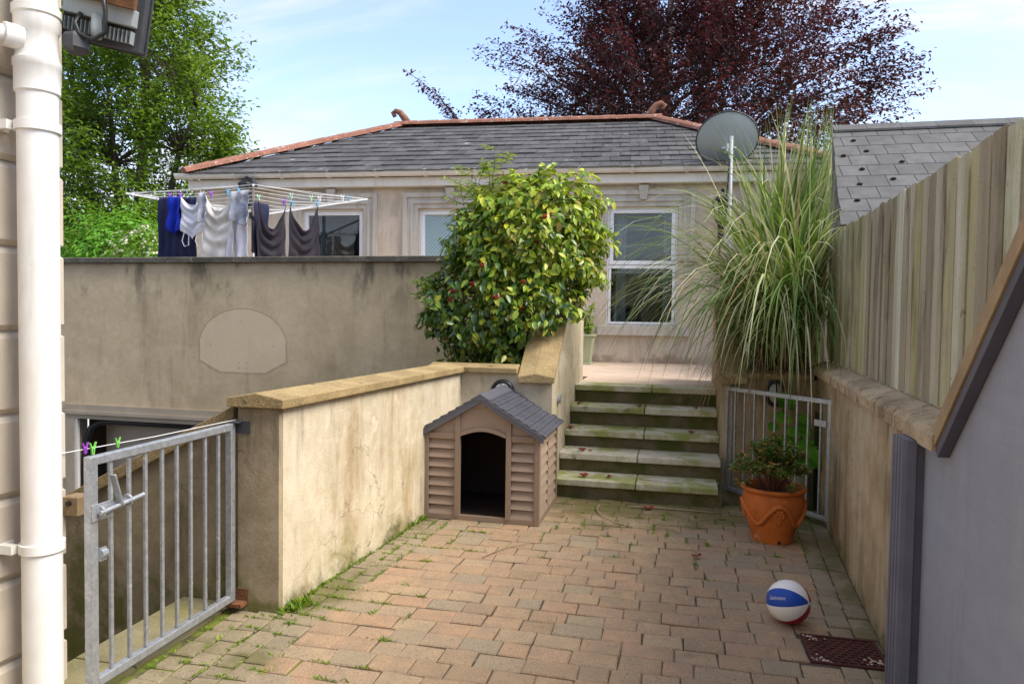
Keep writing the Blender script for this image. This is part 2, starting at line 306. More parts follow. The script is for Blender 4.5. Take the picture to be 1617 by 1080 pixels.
class MB:
    def __init__(s): s.v = []; s.f = []; s.r = []
    def add(s, vs, fs, r=None):
        b = len(s.v); s.v += [tuple(p) for p in vs]; s.f += [tuple(b + i for i in f) for f in fs]
        r = rng.random() if r is None else r; s.r += [r] * len(vs); return s
    def hexa(s, p, r=None):   # p: 4 bottom ccw then 4 top
        return s.add(p, [(3, 2, 1, 0), (4, 5, 6, 7), (0, 1, 5, 4), (1, 2, 6, 5), (2, 3, 7, 6), (3, 0, 4, 7)], r)
    def box(s, x0, x1, y0, y1, z0, z1, r=None):
        return s.hexa([(x0, y0, z0), (x1, y0, z0), (x1, y1, z0), (x0, y1, z0), (x0, y0, z1), (x1, y0, z1), (x1, y1, z1), (x0, y1, z1)], r)
    def prism(s, poly, axis, a, b, r=None):
        """poly of 2-D points in the plane across axis ('x': (y,z), 'y': (x,z), 'z': (x,y)), swept from a to b"""
        def P(q, t): return {'x': (t, q[0], q[1]), 'y': (q[0], t, q[1]), 'z': (q[0], q[1], t)}[axis]
        n = len(poly); vs = [P(q, a) for q in poly] + [P(q, b) for q in poly]
        fs = [tuple(range(n - 1, -1, -1)), tuple(range(n, 2 * n))] + [(i, (i + 1) % n, n + (i + 1) % n, n + i) for i in range(n)]
        return s.add(vs, fs, r)
    def bar(s, p, q, wx, wz, up=(0, 0, 1), r=None):
        p, q = Vector(p), Vector(q); d = (q - p).normalized(); a = d.cross(Vector(up)).normalized() * wx / 2; c = a.cross(d).normalized() * wz / 2
        return s.hexa([p - a - c, p + a - c, q + a - c, q - a - c, p - a + c, p + a + c, q + a + c, q - a + c], r)
    def tube(s, pts, rad, n=8, r=None, r1=None, cap=True):
        pts = [Vector(p) for p in pts]; vs = []; fs = []; m = len(pts); a = None
        for i, p in enumerate(pts):
            d = (pts[min(i + 1, m - 1)] - pts[max(i - 1, 0)]).normalized()
            if a is None:
                a = d.cross(Vector((0, 0, 1)));
                if a.length < .05: a = d.cross(Vector((1, 0, 0)))
            a = (a - d * a.dot(d)).normalized(); b = d.cross(a)
            rr = rad if r1 is None else rad + (r1 - rad) * i / (m - 1)
            vs += [p + (a * math.cos(2 * math.pi * k / n) + b * math.sin(2 * math.pi * k / n)) * rr for k in range(n)]
        for i in range(m - 1):
            for k in range(n):
                k2 = (k + 1) % n; fs.append((i * n + k, i * n + k2, (i + 1) * n + k2, (i + 1) * n + k))
        if cap: fs += [tuple(range(n - 1, -1, -1)), tuple((m - 1) * n + k for k in range(n))]
        return s.add(vs, fs, r)
    def lathe(s, prof, n=32, c=(0, 0, 0), sx=1, sy=1, r=None, cap=False):
        vs = []; fs = []; m = len(prof)
        for (rr, z) in prof:
            vs += [(c[0] + rr * sx * math.cos(2 * math.pi * k / n), c[1] + rr * sy * math.sin(2 * math.pi * k / n), c[2] + z) for k in range(n)]
        for i in range(m - 1):
            for k in range(n):
                k2 = (k + 1) % n; fs.append((i * n + k, i * n + k2, (i + 1) * n + k2, (i + 1) * n + k))
        if cap: fs += [tuple(range(n - 1, -1, -1)), tuple((m - 1) * n + k for k in range(n))]
        return s.add(vs, fs, r)
    def ball(s, c, rad, n=12, m=8, r=None, sc=(1, 1, 1)):
        prof = [(max(1e-4, rad * math.sin(math.pi * i / m)), -rad * math.cos(math.pi * i / m)) for i in range(m + 1)]
        b = MB(); b.lathe(prof, n); vs = [(c[0] + x * sc[0], c[1] + y * sc[1], c[2] + z * sc[2]) for x, y, z in b.v]
        return s.add(vs, b.f, r)
    def chip(s, x0, x1, y0, y1, z0, z1, ch, jit=0, tilt=0, r=None):
        """a box with chamfered upper edges (stones, pavers)"""
        j = lambda: rng.uniform(-jit, jit); t1 = rng.uniform(-tilt, tilt); t2 = rng.uniform(-tilt, tilt)
        c = [(x0 + j(), y0 + j()), (x1 + j(), y0 + j()), (x1 + j(), y1 + j()), (x0 + j(), y1 + j())]
        mx, my = (x0 + x1) / 2, (y0 + y1) / 2
        zt = lambda x, y: z1 + t1 * (x - mx) + t2 * (y - my)
        ins = [(x + math.copysign(ch, mx - x), y + math.copysign(ch, my - y)) for x, y in c]
        vs = [(x, y, z0) for x, y in c] + [(x, y, zt(x, y) - ch * .8) for x, y in c] + [(x, y, zt(x, y)) for x, y in ins]
        fs = [(8, 9, 10, 11)]
        for k in range(4):
            l = (k + 1) % 4; fs += [(k, l, 4 + l, 4 + k), (4 + k, 4 + l, 8 + l, 8 + k)]
        return s.add(vs, fs, r)
    def build(s, name, mat, parent=None, smooth=False, bevel=0, solid=0, label=None, kind=None, autosm=None):
        V = np.array(s.v, dtype=np.float64); lo = V.min(0); hi = V.max(0); c = np.array([(lo[0] + hi[0]) / 2, (lo[1] + hi[1]) / 2, lo[2]])
        me = bpy.data.meshes.new(name); me.from_pydata([tuple(p) for p in (V - c)], [], s.f)
        at = me.attributes.new('rnd', 'FLOAT', 'POINT'); at.data.foreach_set('value', s.r)
        me.materials.append(MATS[mat] if isinstance(mat, str) else mat)
        if smooth: me.polygons.foreach_set('use_smooth', [True] * len(me.polygons))
        me.update()
        o = bpy.data.objects.new(name, me); COL.objects.link(o); c = Vector(c)
        if parent is not None: o.parent = parent; o.location = c - ORG[parent]
        else: o.location = c
        ORG[o] = c
        if smooth and autosm:
            me.set_sharp_from_angle(angle=R(autosm))
        if bevel:
            m = o.modifiers.new('bevel', 'BEVEL'); m.width = bevel; m.segments = 2; m.limit_method = 'ANGLE'; m.angle_limit = R(35)
        if solid:
            m = o.modifiers.new('thickness', 'SOLIDIFY'); m.thickness = solid
        if label: o['label'] = label
        if kind: o['kind'] = kind
        return o
def B(*a, **k): return MB().box(*a, **k)

def npmesh(name, V, F, rnd, mat, parent=None, kind=None, smooth=False):
    """numpy mesh of quads/tris with a per-vertex 'rnd'"""
    lo = V.min(0); hi = V.max(0); c = np.array([(lo[0] + hi[0]) / 2, (lo[1] + hi[1]) / 2, lo[2]])
    me = bpy.data.meshes.new(name); nv = len(V); nf, k = F.shape
    me.vertices.add(nv); me.vertices.foreach_set('co', (V - c).astype(np.float32).ravel())
    me.loops.add(nf * k); me.loops.foreach_set('vertex_index', F.astype(np.int32).ravel())
    me.polygons.add(nf); me.polygons.foreach_set('loop_start', (np.arange(nf) * k).astype(np.int32))
    at = me.attributes.new('rnd', 'FLOAT', 'POINT'); at.data.foreach_set('value', rnd.astype(np.float32))
    if smooth: me.polygons.foreach_set('use_smooth', np.ones(nf, dtype=bool))
    me.materials.append(MATS[mat] if isinstance(mat, str) else mat); me.update(calc_edges=True); me.validate()
    o = bpy.data.objects.new(name, me); COL.objects.link(o); c = Vector(c)
    if parent is not None: o.parent = parent; o.location = c - ORG[parent]
    else: o.location = c
    ORG[o] = c
    if kind: o['kind'] = kind
    return o
def unit(a): return a / np.maximum(np.linalg.norm(a, axis=-1, keepdims=True), 1e-9)
def leaf_geo(pos, nrm, dr, L, Wd, fold=.25, curl=.15):
    """folded pointed leaves: 7 points, 6 triangles each"""
    dr = unit(dr - nrm * (dr * nrm).sum(1, keepdims=True)); sd_ = np.cross(nrm, dr); L = L[:, None]; Wd = Wd[:, None]
    P = lambda x, y, z: pos + sd_ * (x * Wd) + dr * (y * L) + nrm * (z * L)
    vs = np.stack([P(0, 0, 0), P(-.36, .30, fold * .3), P(0, .40, -.02), P(.36, .30, fold * .3), P(-.34, .62, fold * .26 - curl * .3), P(.34, .62, fold * .26 - curl * .3), P(0, 1, -curl)], 1)
    n = len(pos); T = np.array([(0, 2, 1), (0, 3, 2), (1, 2, 4), (2, 3, 5), (2, 6, 4), (2, 5, 6)])
    F = (np.arange(n)[:, None, None] * 7 + T[None]).reshape(-1, 3)
    return vs.reshape(-1, 3), F
def leaves(name, pos, nrm, dr, L, Wd, mat, parent=None, kind=None, rnd=None, **k):
    V, F = leaf_geo(pos, nrm, dr, L, Wd, **k); r = nr.random(len(pos)) if rnd is None else rnd
    return npmesh(name, V, F, np.repeat(r, 7), mat, parent, kind)
def randdir(n):
    return unit(nr.normal(size=(n, 3)))

# ================================================================== GROUND
g = MB().add([(-400, 8.3, .80), (400, 8.3, .80), (400, 900, .80), (-400, 900, .80)], [(0, 1, 2, 3)]).build('ground', 'lawn'); tag(g, kind='structure')
g = MB().add([(-400, -400, -1.7), (400, -400, -1.7), (400, 8.3, -1.7), (-400, 8.3, -1.7)], [(0, 1, 2, 3)]).build('driveway', 'tarmac'); tag(g, kind='structure')
g = B(1.25, 60, -30, 14, -1.6, .82).build('neighbour_ground', 'lawn'); tag(g, kind='structure')
LW = lambda Y: -2.09 + (Y - 3.5) * .063           # face of the left wall
RW = lambda Y: 1.039 + (Y - 3.654) * .0694        # face of the right wall
pave = MB().hexa([(-2.40, -3.2, -1.6), (1.28, -3.2, -1.6), (1.28, 6.6, -1.6), (-2.40, 6.6, -1.6), (-2.40, -3.2, -.010), (1.28, -3.2, -.010), (1.28, 6.6, -.010), (-2.40, 6.6, -.010)]).build('patio_paving', 'joint_sand')
tag(pave, kind='structure')
# rows of tumbled block paving, with two courses of grey border blocks along either wall
cells = []
LB = lambda y: (LW(y) + .25) if y > 3.5 else -1.84
RB = lambda y: RW(max(y, 3.3)) - .235
y = -3.0
while y < 6.46:
    d = .1435
    a0, b0 = LB(y + d / 2), RB(y + d / 2); x = a0 - rng.uniform(0, .02)
    if y + d > 6.47: d = 6.47 - y
    while x < b0 - .03:
        wd = rng.choice([.145, .175, .205, .205, .205, .235, .26]); x2 = min(x + wd, b0)
        if b0 - x2 < .07: x2 = b0
        cells.append((x, x2, y, y + d, 'paver')); x = x2
    y += d
def course(xf, yA, yB, wd):
    y = yA
    while y < yB - .03:
        d = rng.choice([.11, .13, .15]); y2 = min(y + d, yB); x = xf((y + y2) / 2); cells.append((x, x + wd, y, y2, 'border_paver')); y = y2
for k in range(2):
    course(lambda Y, k=k: RW(max(Y, 3.3)) - .235 + k * .117, -3.0, 6.45, .117)
    course(lambda Y, k=k: LW(Y) + .005 + k * .122, 3.5, 6.25, .122)
for k in range(4): course(lambda Y, k=k: -2.345 + k * .1263, -3.0, 3.44 + (.03 if k < 2 else .06), .1263)
DR = (.665, 1.035, 3.625, 3.955)     # drain opening
def cutdr(c):
    x0, x1, y0, y1, k = c
    if not (x0 < DR[1] and x1 > DR[0] and y0 < DR[3] and y1 > DR[2]): return [c]
    out = []
    if y0 < DR[2] - .03: out.append((x0, x1, y0, DR[2], k))
    if y1 > DR[3] + .03: out.append((x0, x1, DR[3], y1, k))
    ya, yb = max(y0, DR[2]), min(y1, DR[3])
    if x0 < DR[0] - .015: out.append((x0, DR[0], ya, yb, k))
    if x1 > DR[1] + .015: out.append((DR[1], x1, ya, yb, k))
    return out
cells = [q for c in cells for q in cutdr(c)]
GAP = .0024
inview = [c for c in cells if c[2] > 2.75]; near = sorted(inview, key=lambda c: c[2])[:300]; keep = set(map(id, near))
JOINTS = [(c[0], c[2]) for c in inview]
rest = {'paver': MB(), 'border_paver': MB()}
for c in cells:
    m = MB() if id(c) in keep else rest[c[4]]
    gp = GAP if c[4] == 'paver' else .004
    m.chip(c[0] + gp, c[1] - gp, c[2] + gp, c[3] - gp, -.03, rng.uniform(-.004, .004), .007, .004, .022)
    if id(c) in keep: m.build('paver' if c[4] == 'paver' else 'border_paver', c[4], pave)
for k, m in rest.items(): m.build(k + '_field', k, pave, kind='stuff')
# landing beyond the gate
land = thing('landing_slab', (-2.56, 3, -1.6), 'mossy yellow flagstone landing behind the leaning gate on the left', 'landing')
MB().box(-2.752, -2.403, -1, 3.545, -1.6, -.012).build('landing_base', 'shaded_render', land)
yy = -1.0
for d in (.9, .9, .9, .45, .62, .77):
    MB().chip(-2.745, -2.408, yy + .004, min(yy + d, 3.54) - .004, -.011, .004, .006, .002, .004).build('flagstone', 'flagstone', land); yy += d
# ================================================================== LEFT WALL (pillar end, patio face, return, raking wall)
gw = thing('garden_wall', (-2.2, 4.8, 0), 'long cracked tan rendered patio wall with a golden aggregate coping', 'wall')
def ypr(m, fl, fr, y0, y1, z0, z1):
    return m.hexa([(fl(y0), y0, z0), (fr(y0), y0, z0), (fr(y1), y1, z0), (fl(y1), y1, z0), (fl(y0), y0, z1), (fr(y0), y0, z1), (fr(y1), y1, z1), (fl(y1), y1, z1)])
ypr(MB(), lambda y: LW(y) - .25, LW, 3.5, 6.5, -1.6, 1.13).build('wall_body', 'patio_render', gw)
B(-2.343, -2.092, 3.462, 3.4995, -1.6, 1.125).build('pillar_face', 'shaded_render', gw)  # end face coloured darker to carry its shade
B(LW(6.25) - .001, -1.338, 6.25, 6.5, -.6, 1.13).build('return_wall', 'patio_render', gw)
def cope_y(y0, y1, z0=1.131):
    fl = lambda y: LW(y) - .30; fr = lambda y: LW(y) + .045; fm = lambda y: LW(y) - .125
    vs = []
    for y in (y0, y1): vs += [(fl(y), y, z0), (fr(y), y, z0), (fr(y), y, z0 + .052), (fm(y), y, z0 + .082), (fl(y), y, z0 + .052)]
    return MB().add(vs, [(4, 3, 2, 1, 0), (5, 6, 7, 8, 9)] + [(i, (i + 1) % 5, 5 + (i + 1) % 5, 5 + i) for i in range(5)])
for a, b in ((3.43, 4.35), (4.355, 5.27), (5.275, 6.20)): cope_y(a, b).build('coping_stone', 'aggregate', gw, bevel=.006)
MB().prism([(6.205, 1.131), (6.53, 1.131), (6.53, 1.18), (6.36, 1.208), (6.205, 1.18)], 'x', LW(6.2) - .31, -1.385).build('coping_stone', 'aggregate', gw, bevel=.006)
# raking wall down to the garage, behind the gate
rk = thing('raking_wall', (-3.4, 3.6, -1.6), 'shade-coloured cracked raking wall behind the gate, sloping down towards the garage', 'wall')
MB().prism([(-6.5, -1.65), (-2.343, -1.65), (-2.343, 1.08), (-6.5, -1.02)], 'y', 3.55, 3.75).build('wall_body', 'shaded_render', rk)  # takes the same shade-darkened render as the pillar end
for k in range(4):
    x1 = -2.44 - k * .92 if k else -2.402; x0 = -2.44 - (k + 1) * .92 + .005; zz = lambda x: 1.055 + (x + 2.4) * .515
    MB().prism([(x0, zz(x0)), (x1, zz(x1)), (x1, zz(x1) + .075), (x0, zz(x0) + .075)], 'y', 3.505, 3.80).build('coping_stone', 'aggregate', rk, bevel=.006)
# ================================================================== STEPS AND CHEEK WALLS
st = thing('stone_steps', (-.35, 7, 0), 'five mossy concrete steps with red petals climbing to the upper terrace', 'steps')
NY = [6.36, 6.69, 7.02, 7.37, 7.72]; NZ = [.178, .355, .525, .72, .91]
XL, XR = -1.068, .42
for k in range(5):
    y0, z1 = NY[k], NZ[k]; z0 = NZ[k - 1] if k else -.05; y1 = (NY[k + 1] + .10) if k < 4 else y0 + .34; xj = rng.uniform(-.36, -.28) if k < 4 else -.24
    xr = XR if k else .385
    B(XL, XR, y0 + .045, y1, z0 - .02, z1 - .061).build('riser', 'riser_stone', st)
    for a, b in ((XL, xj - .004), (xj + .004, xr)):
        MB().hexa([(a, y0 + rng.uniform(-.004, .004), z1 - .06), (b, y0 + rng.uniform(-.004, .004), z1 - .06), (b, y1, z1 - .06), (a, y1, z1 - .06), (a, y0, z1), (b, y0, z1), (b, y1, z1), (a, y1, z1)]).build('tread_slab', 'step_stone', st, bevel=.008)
ck = thing('cheek_wall', (-1.2, 7.2, 0), 'stair side wall with a sloping golden aggregate coping beside the big bush', 'wall')
MB().prism([(6.245, -.5), (8.38, -.5), (8.38, 1.80), (7.14, 1.80), (6.245, 1.10)], 'x', -1.336, -1.069).build('wall_body', 'patio_render', ck)
def rake_cope(x0, x1, y0, y1, z0, z1, mat='aggregate'):
    xm = (x0 + x1) / 2; vs = []
    for y, z in ((y0, z0), (y1, z1)): vs += [(x0, y, z), (x1, y, z), (x1, y, z + .05), (xm, y, z + .085), (x0, y, z + .05)]
    return MB().add(vs, [(4, 3, 2, 1, 0), (5, 6, 7, 8, 9)] + [(i, (i + 1) % 5, 5 + (i + 1) % 5, 5 + i) for i in range(5)])
rake_cope(-1.375, -1.04, 6.19, 7.10, 1.055, 1.765).build('coping_stone', 'aggregate', ck, bevel=.006)
MB().prism([(-1.375, 1.802), (-1.04, 1.802), (-1.04, 1.85), (-1.2, 1.88), (-1.375, 1.85)], 'y', 7.08, 8.42).build('coping_stone', 'aggregate', ck, bevel=.006)
ck2 = thing('cheek_wall', (.55, 7.6, 0), 'short stair side wall with a dark stained coping half hidden under the tall grass', 'wall')
MB().prism([(6.92, -.5), (8.8, -.5), (8.8, 1.80), (7.84, 1.80), (6.92, 1.09)], 'x', .422, .63).build('wall_body', 'right_render', ck2)
rake_cope(.388, .655, 6.86, 7.78, 1.05, 1.765).build('coping_stone', 'aggregate', ck2, bevel=.006)
MB().prism([(.388, 1.802), (.655, 1.802), (.655, 1.85), (.52, 1.88), (.388, 1.85)], 'y', 7.76, 8.82).build('coping_stone', 'aggregate', ck2, bevel=.006)
# upper terrace floor
dk = B(-1.069, .422, 8.06, 8.9, .3, .905).build('terrace_floor', 'deck_paving'); tag(dk, kind='structure')
MB().hexa([(-9.2, 8.9, .3), (4, 8.9, .3), (4, 12.6, .3), (-9.2, 11.2, .3), (-9.2, 8.9, .905), (4, 8.9, .905), (4, 12.6, .905), (-9.2, 11.2, .905)]).build('floor_base', 'deck_paving', dk)
# ================================================================== RIGHT WALL
rw = thing('retaining_wall', (1.15, 5.5, 0), 'stained rendered right-hand wall with rough split stone coping under the fence', 'wall')
ypr(MB(), RW, lambda y: RW(y) + .22, 3.30, 9, -1.0, 1.155).build('wall_body', 'right_render', rw)
B(.631, RW(6.92) - .002, 6.92, 7.15, -.5, 1.10).build('return_wall', 'right_render', rw)
yy = 2.985
while yy < 7.0:
    d = rng.uniform(.42, .62); y2 = yy + d; vs = []; fs = []; n = 7
    for i in range(n + 1):
        y = yy + .004 + (d - .008) * i / n; e = rng.uniform(-.008, .008); e2 = rng.uniform(-.006, .006)
        vs += [(RW(y) - .035 + e, y, 1.157), (RW(y) - .037 + e2, y, 1.215 + e * .5), (RW(y) - .01 + e, y, 1.238 + e2), (RW(y) + .10, y, 1.266), (RW(y) + .30, y, 1.27), (RW(y) + .30, y, 1.157)]
    for i in range(n):
        for k in range(6): fs.append((i * 6 + k, i * 6 + (k + 1) % 6, (i + 1) * 6 + (k + 1) % 6, (i + 1) * 6 + k))
    fs += [tuple(range(6)), tuple(n * 6 + k for k in range(5, -1, -1))]
    MB().add(vs, fs).build('coping_stone', 'rough_stone', rw); yy = y2
MB().prism([(6.88, 1.102), (7.2, 1.102), (7.2, 1.15), (7.04, 1.175), (6.88, 1.15)], 'x', .66, RW(6.9) - .036).build('coping_stone', 'aggregate', rw, bevel=.006)
# planter soil on both sides
pl = thing('planter_bed', (-1.75, 7.2, .2), 'soil bed behind the left patio wall that the round bush grows in', 'planter')
MB().hexa([(-2.15, 6.505, .2), (-1.34, 6.505, .2), (-1.34, 8.05, .2), (-2.15, 8.05, .2), (-2.15, 6.505, 1.10), (-1.34, 6.505, 1.10), (-1.34, 8.05, 1.12), (-2.15, 8.05, 1.12)]).build('soil', 'soil', pl)
pl2 = thing('planter_bed', (1, 7.8, .2), 'dark soil bed beside the right wall that the tall grass clump grows in', 'planter')
MB().hexa([(.632, 7.155, .2), (RW(7.15) - .004, 7.155, .2), (RW(8.7) - .004, 8.7, .2), (.632, 8.7, .2), (.632, 7.155, 1.12), (RW(7.15) - .004, 7.155, 1.12), (RW(8.7) - .004, 8.7, 1.15), (.632, 8.7, 1.15)]).build('soil', 'soil', pl2)
# ================================================================== TERRACE WALL WITH GARAGE
tw = thing('terrace_wall', (-5, 8.2, -1.7), 'tall brown rendered terrace wall with a ghost outline of a removed backboard', 'wall')
m = MB(); m.box(-14, -1.34, 8.1, 8.34, .366, 2.28); m.build('wall_body', 'terrace_render', tw)
MB().box(-14, -8.135, 8.1, 8.34, -1.7, .365).box(-4.2, -1.34, 8.1, 8.34, -1.7, .365).build('wall_pier', 'terrace_render', tw)
x = -14.0
while x < -1.5:
    d = 1.25; x2 = min(x + d, -1.34)
    MB().chip(x + .002, x2 - .002, 8.04, 8.40, 2.282, 2.352, .01, .002, .002).build('coping_stone', 'dark_coping', tw); x = x2
gf = MB(); gf.box(-8.134, -4.2, 8.075, 8.30, .28, .3645).box(-8.134, -4.2, 8.055, 8.30, .235, .279).box(-8.134, -4.2, 8.085, 8.30, .17, .234); gf.build('lintel_trim', 'garage_trim', tw)
B(-8.134, -7.985, 8.075, 8.30, -1.7, .169).build('door_jamb', 'garage_trim', tw)
B(-8.2, -4.2, 8.55, 8.6, -1.7, .3).build('garage_back', 'garage_dark', tw)
gd = B(-7.86, -4.2, 8.50, 8.53, -1.7, .075).build('garage_door', 'garage_door', tw)
MB().tube([(-7.93, 8.2, -1.7), (-7.93, 8.2, -.45), (-7.91, 8.21, -.15), (-7.86, 8.24, .03), (-7.75, 8.28, .10), (-7.5, 8.3, .11), (-4.2, 8.3, .11)], .045, 8).build('door_seal', 'black_metal', tw, smooth=True)
B(-7.984, -7.95, 8.09, 8.13, -1.7, .168).build('jamb_edge', 'white_plastic', tw)
for x, z in ((-5.43, 1.53), (-5.88, 1.22), (-4.98, 1.22), (-5.47, 1.0), (-5.36, 1.0), (-5.47, .93), (-5.36, .93)):
    MB().lathe([(.011, 0), (.011, .006)], 8, cap=True).v
    MB().tube([(x, 8.11, z), (x, 8.0985, z)], .006, 8).build('fixing_hole', 'black_metal', tw)
# ================================================================== BUNGALOW ON THE TERRACE (local frame: s along the front, v back, z up)
bl = thing('bungalow', (-3.8, 11.58, 0), 'tan rendered bungalow with a grey slate hipped roof and red ridge tiles', 'house', rz=R(4.5))
S0, S1 = -4.67, 6.0; WINS = [(-2.65, -1.51), (-.542, .595), (2.67, 3.807)]; WZ0, WZ1 = 1.515, 3.46
m = MB(); edges = [S0] + [e for wv in WINS for e in wv] + [S1]
for i in range(0, len(edges), 2): m.box(edges[i], edges[i + 1], 0, .3, .6, 3.83)
for a, b in WINS: m.box(a, b, 0, .3, .6, WZ0); m.box(a, b, 0, .3, WZ1, 3.83)
m.box(S0, S0 + .3, .3, 6.4, .6, 3.83); m.box(S1 - .3, S1, .3, 6.4, .6, 3.83); m.box(S0 + .3, S1 - .3, 6.1, 6.4, .6, 3.83)
m.build('wall', 'facade_render', bl)
B(S0 - .03, S1 + .03, -.16, -.03, 3.815, 3.965).build('fascia', 'gutter_white', bl, bevel=.006)
B(S0 - .05, S1 + .05, -.03, .02, 3.80, 3.835).build('soffit', 'facade_trim', bl)
gt = MB(); prof = [(.075 * math.cos(a) , .075 * math.sin(a)) for a in [math.pi + math.pi * i / 8 for i in range(9)]]
prof = [(q[0] - .245, q[1] + 4.055) for q in prof] + [(-.178, 4.055), (-.312, 4.055)]
gt.prism([(-.325, 4.055)] + [(-.245 + .08 * math.cos(a), 4.045 + .085 * math.sin(a)) for a in [math.pi + math.pi * i / 8 for i in range(9)]] + [(-.165, 4.055)], 'x', -4.87, 6.25)
gt = gt.build('gutter', 'gutter_white', bl)
for i in range(13):
    s_ = -4.6 + i * .85; MB().prism([(-.333, 4.063)] + [(-.245 + .088 * math.cos(a), 4.042 + .093 * math.sin(a)) for a in [math.pi + math.pi * k / 8 for k in range(9)]] + [(-.157, 4.063)], 'x', s_ - .025, s_ + .025).build('gutter_clip', 'gutter_white', gt)
EZ, EV, RZ, RV, RA, RBb = 4.03, -.33, 5.69, 3.2, -1.885, 3.56; EA, EB = -4.62, 6.2
def hipA(v): return EA + (RA - EA) * (v - EV) / (RV - EV)
def hipB(v): return EB + (RBb - EB) * (v - EV) / (RV - EV)
def rz_(v): return EZ + (RZ - EZ) * (v - EV) / (RV - EV)
BV = 2 * RV - EV
MB().add([(EA, EV, EZ), (EB, EV, EZ), (RBb, RV, RZ), (RA, RV, RZ), (EB, BV, EZ), (EA, BV, EZ)], [(0, 1, 2, 3), (1, 4, 2), (4, 5, 3, 2), (5, 0, 3), (0, 5, 4, 1)]).build('roof', 'slate', bl)
rows = 11; sl_far = MB(); ns_ = 0; dv = (RV - EV) / rows; slist = []
for r_ in range(rows):
    v0 = EV + r_ * dv - .02; v1 = v0 + dv * 1.12; x = EA - (.16 if r_ % 2 else 0)
    while x < EB:
        wd = .325; x2 = x + wd; a0, b0 = max(x + .004, hipA(v0)), min(x2 - .004, hipB(v0)); a1, b1 = max(x + .004, hipA(min(v1, RV))), min(x2 - .004, hipB(min(v1, RV)))
        if b0 - a0 > .02:
            if b1 < a1: a1 = b1 = min(max((a1 + b1) / 2, x), x2)
            slist.append((a0, b0, a1, b1, v0, min(v1, RV)))
        x = x2
for i, (a0, b0, a1, b1, v0, v1) in enumerate(slist):
    m = MB() if (i < 300) else sl_far
    j = rng.uniform(-.008, .008); lift = rng.uniform(.026, .040)
    p = [(a0, v0 + j, rz_(v0) + lift - .014), (b0, v0 + j, rz_(v0) + lift - .014), (b1, v1, rz_(v1) + .004), (a1, v1, rz_(v1) + .004)]
    q = [(a0, v0 + j, rz_(v0) + lift), (b0, v0 + j, rz_(v0) + lift), (b1, v1, rz_(v1) + .012), (a1, v1, rz_(v1) + .012)]
    m.hexa(p + q)
    if i < 300: m.build('slate', 'slate', bl)
if sl_far.v: sl_far.build('upper_slates', 'slate', bl, kind='stuff')
def ridge(p, q, n, name):
    p, q = Vector(p), Vector(q); d = (q - p); L = d.length; d.normalize(); a = d.cross(Vector((0, 0, 1))).normalized(); up = a.cross(d)
    for i in range(n):
        p0 = p + d * (L * i / n - .01); p1 = p + d * (L * (i + 1) / n + .012); vs = []
        for k, pp in enumerate((p0, p1)):
            rr = .135 + (.012 if k else 0)
            vs += [pp + a * (rr * math.cos(t)) + up * (rr * .75 * math.sin(t) - .035) for t in [math.pi * j / 6 for j in range(7)]]
        MB().add(vs, [(j, j + 1, 8 + j, 7 + j) for j in range(6)] + [(0, 6, 5, 4, 3, 2, 1), (7, 8, 9, 10, 11, 12, 13)]).build(name, 'ridge_clay', bl)
ridge((EA - .03, EV - .03, EZ + .06), (RA, RV, RZ + .06), 10, 'hip_tile')
ridge((EB, EV, EZ + .06), (RBb, RV, RZ + .06), 10, 'hip_tile')
ridge((RA - .1, RV, RZ + .07), (RBb + .1, RV, RZ + .07), 12, 'ridge_tile')
def finial(s_, flip):
    f = flip; m = MB()
    m.tube([(s_ + f * .16, RV, RZ + .10), (s_ + f * .08, RV, RZ + .22), (s_ + f * .0, RV, RZ + .32), (s_ - f * .10, RV, RZ + .36), (s_ - f * .17, RV, RZ + .31), (s_ - f * .14, RV, RZ + .25), (s_ - f * .09, RV, RZ + .27)], .085, 8, r1=.03)
    m.build('finial', 'ridge_clay', bl, smooth=True)
finial(RA, 1); finial(RBb, -1)
def band(m, a, b, zt, zb, wd, pr):
    m.prism([(a - wd, zb), (a, zb), (a, zt), (a - wd, zt + wd)], 'y', -pr, -.002); m.prism([(b, zb), (b + wd, zb), (b + wd, zt + wd), (b, zt)], 'y', -pr, -.002)
    m.prism([(a, zt), (b, zt), (b + wd, zt + wd), (a - wd, zt + wd)], 'y', -pr, -.002)
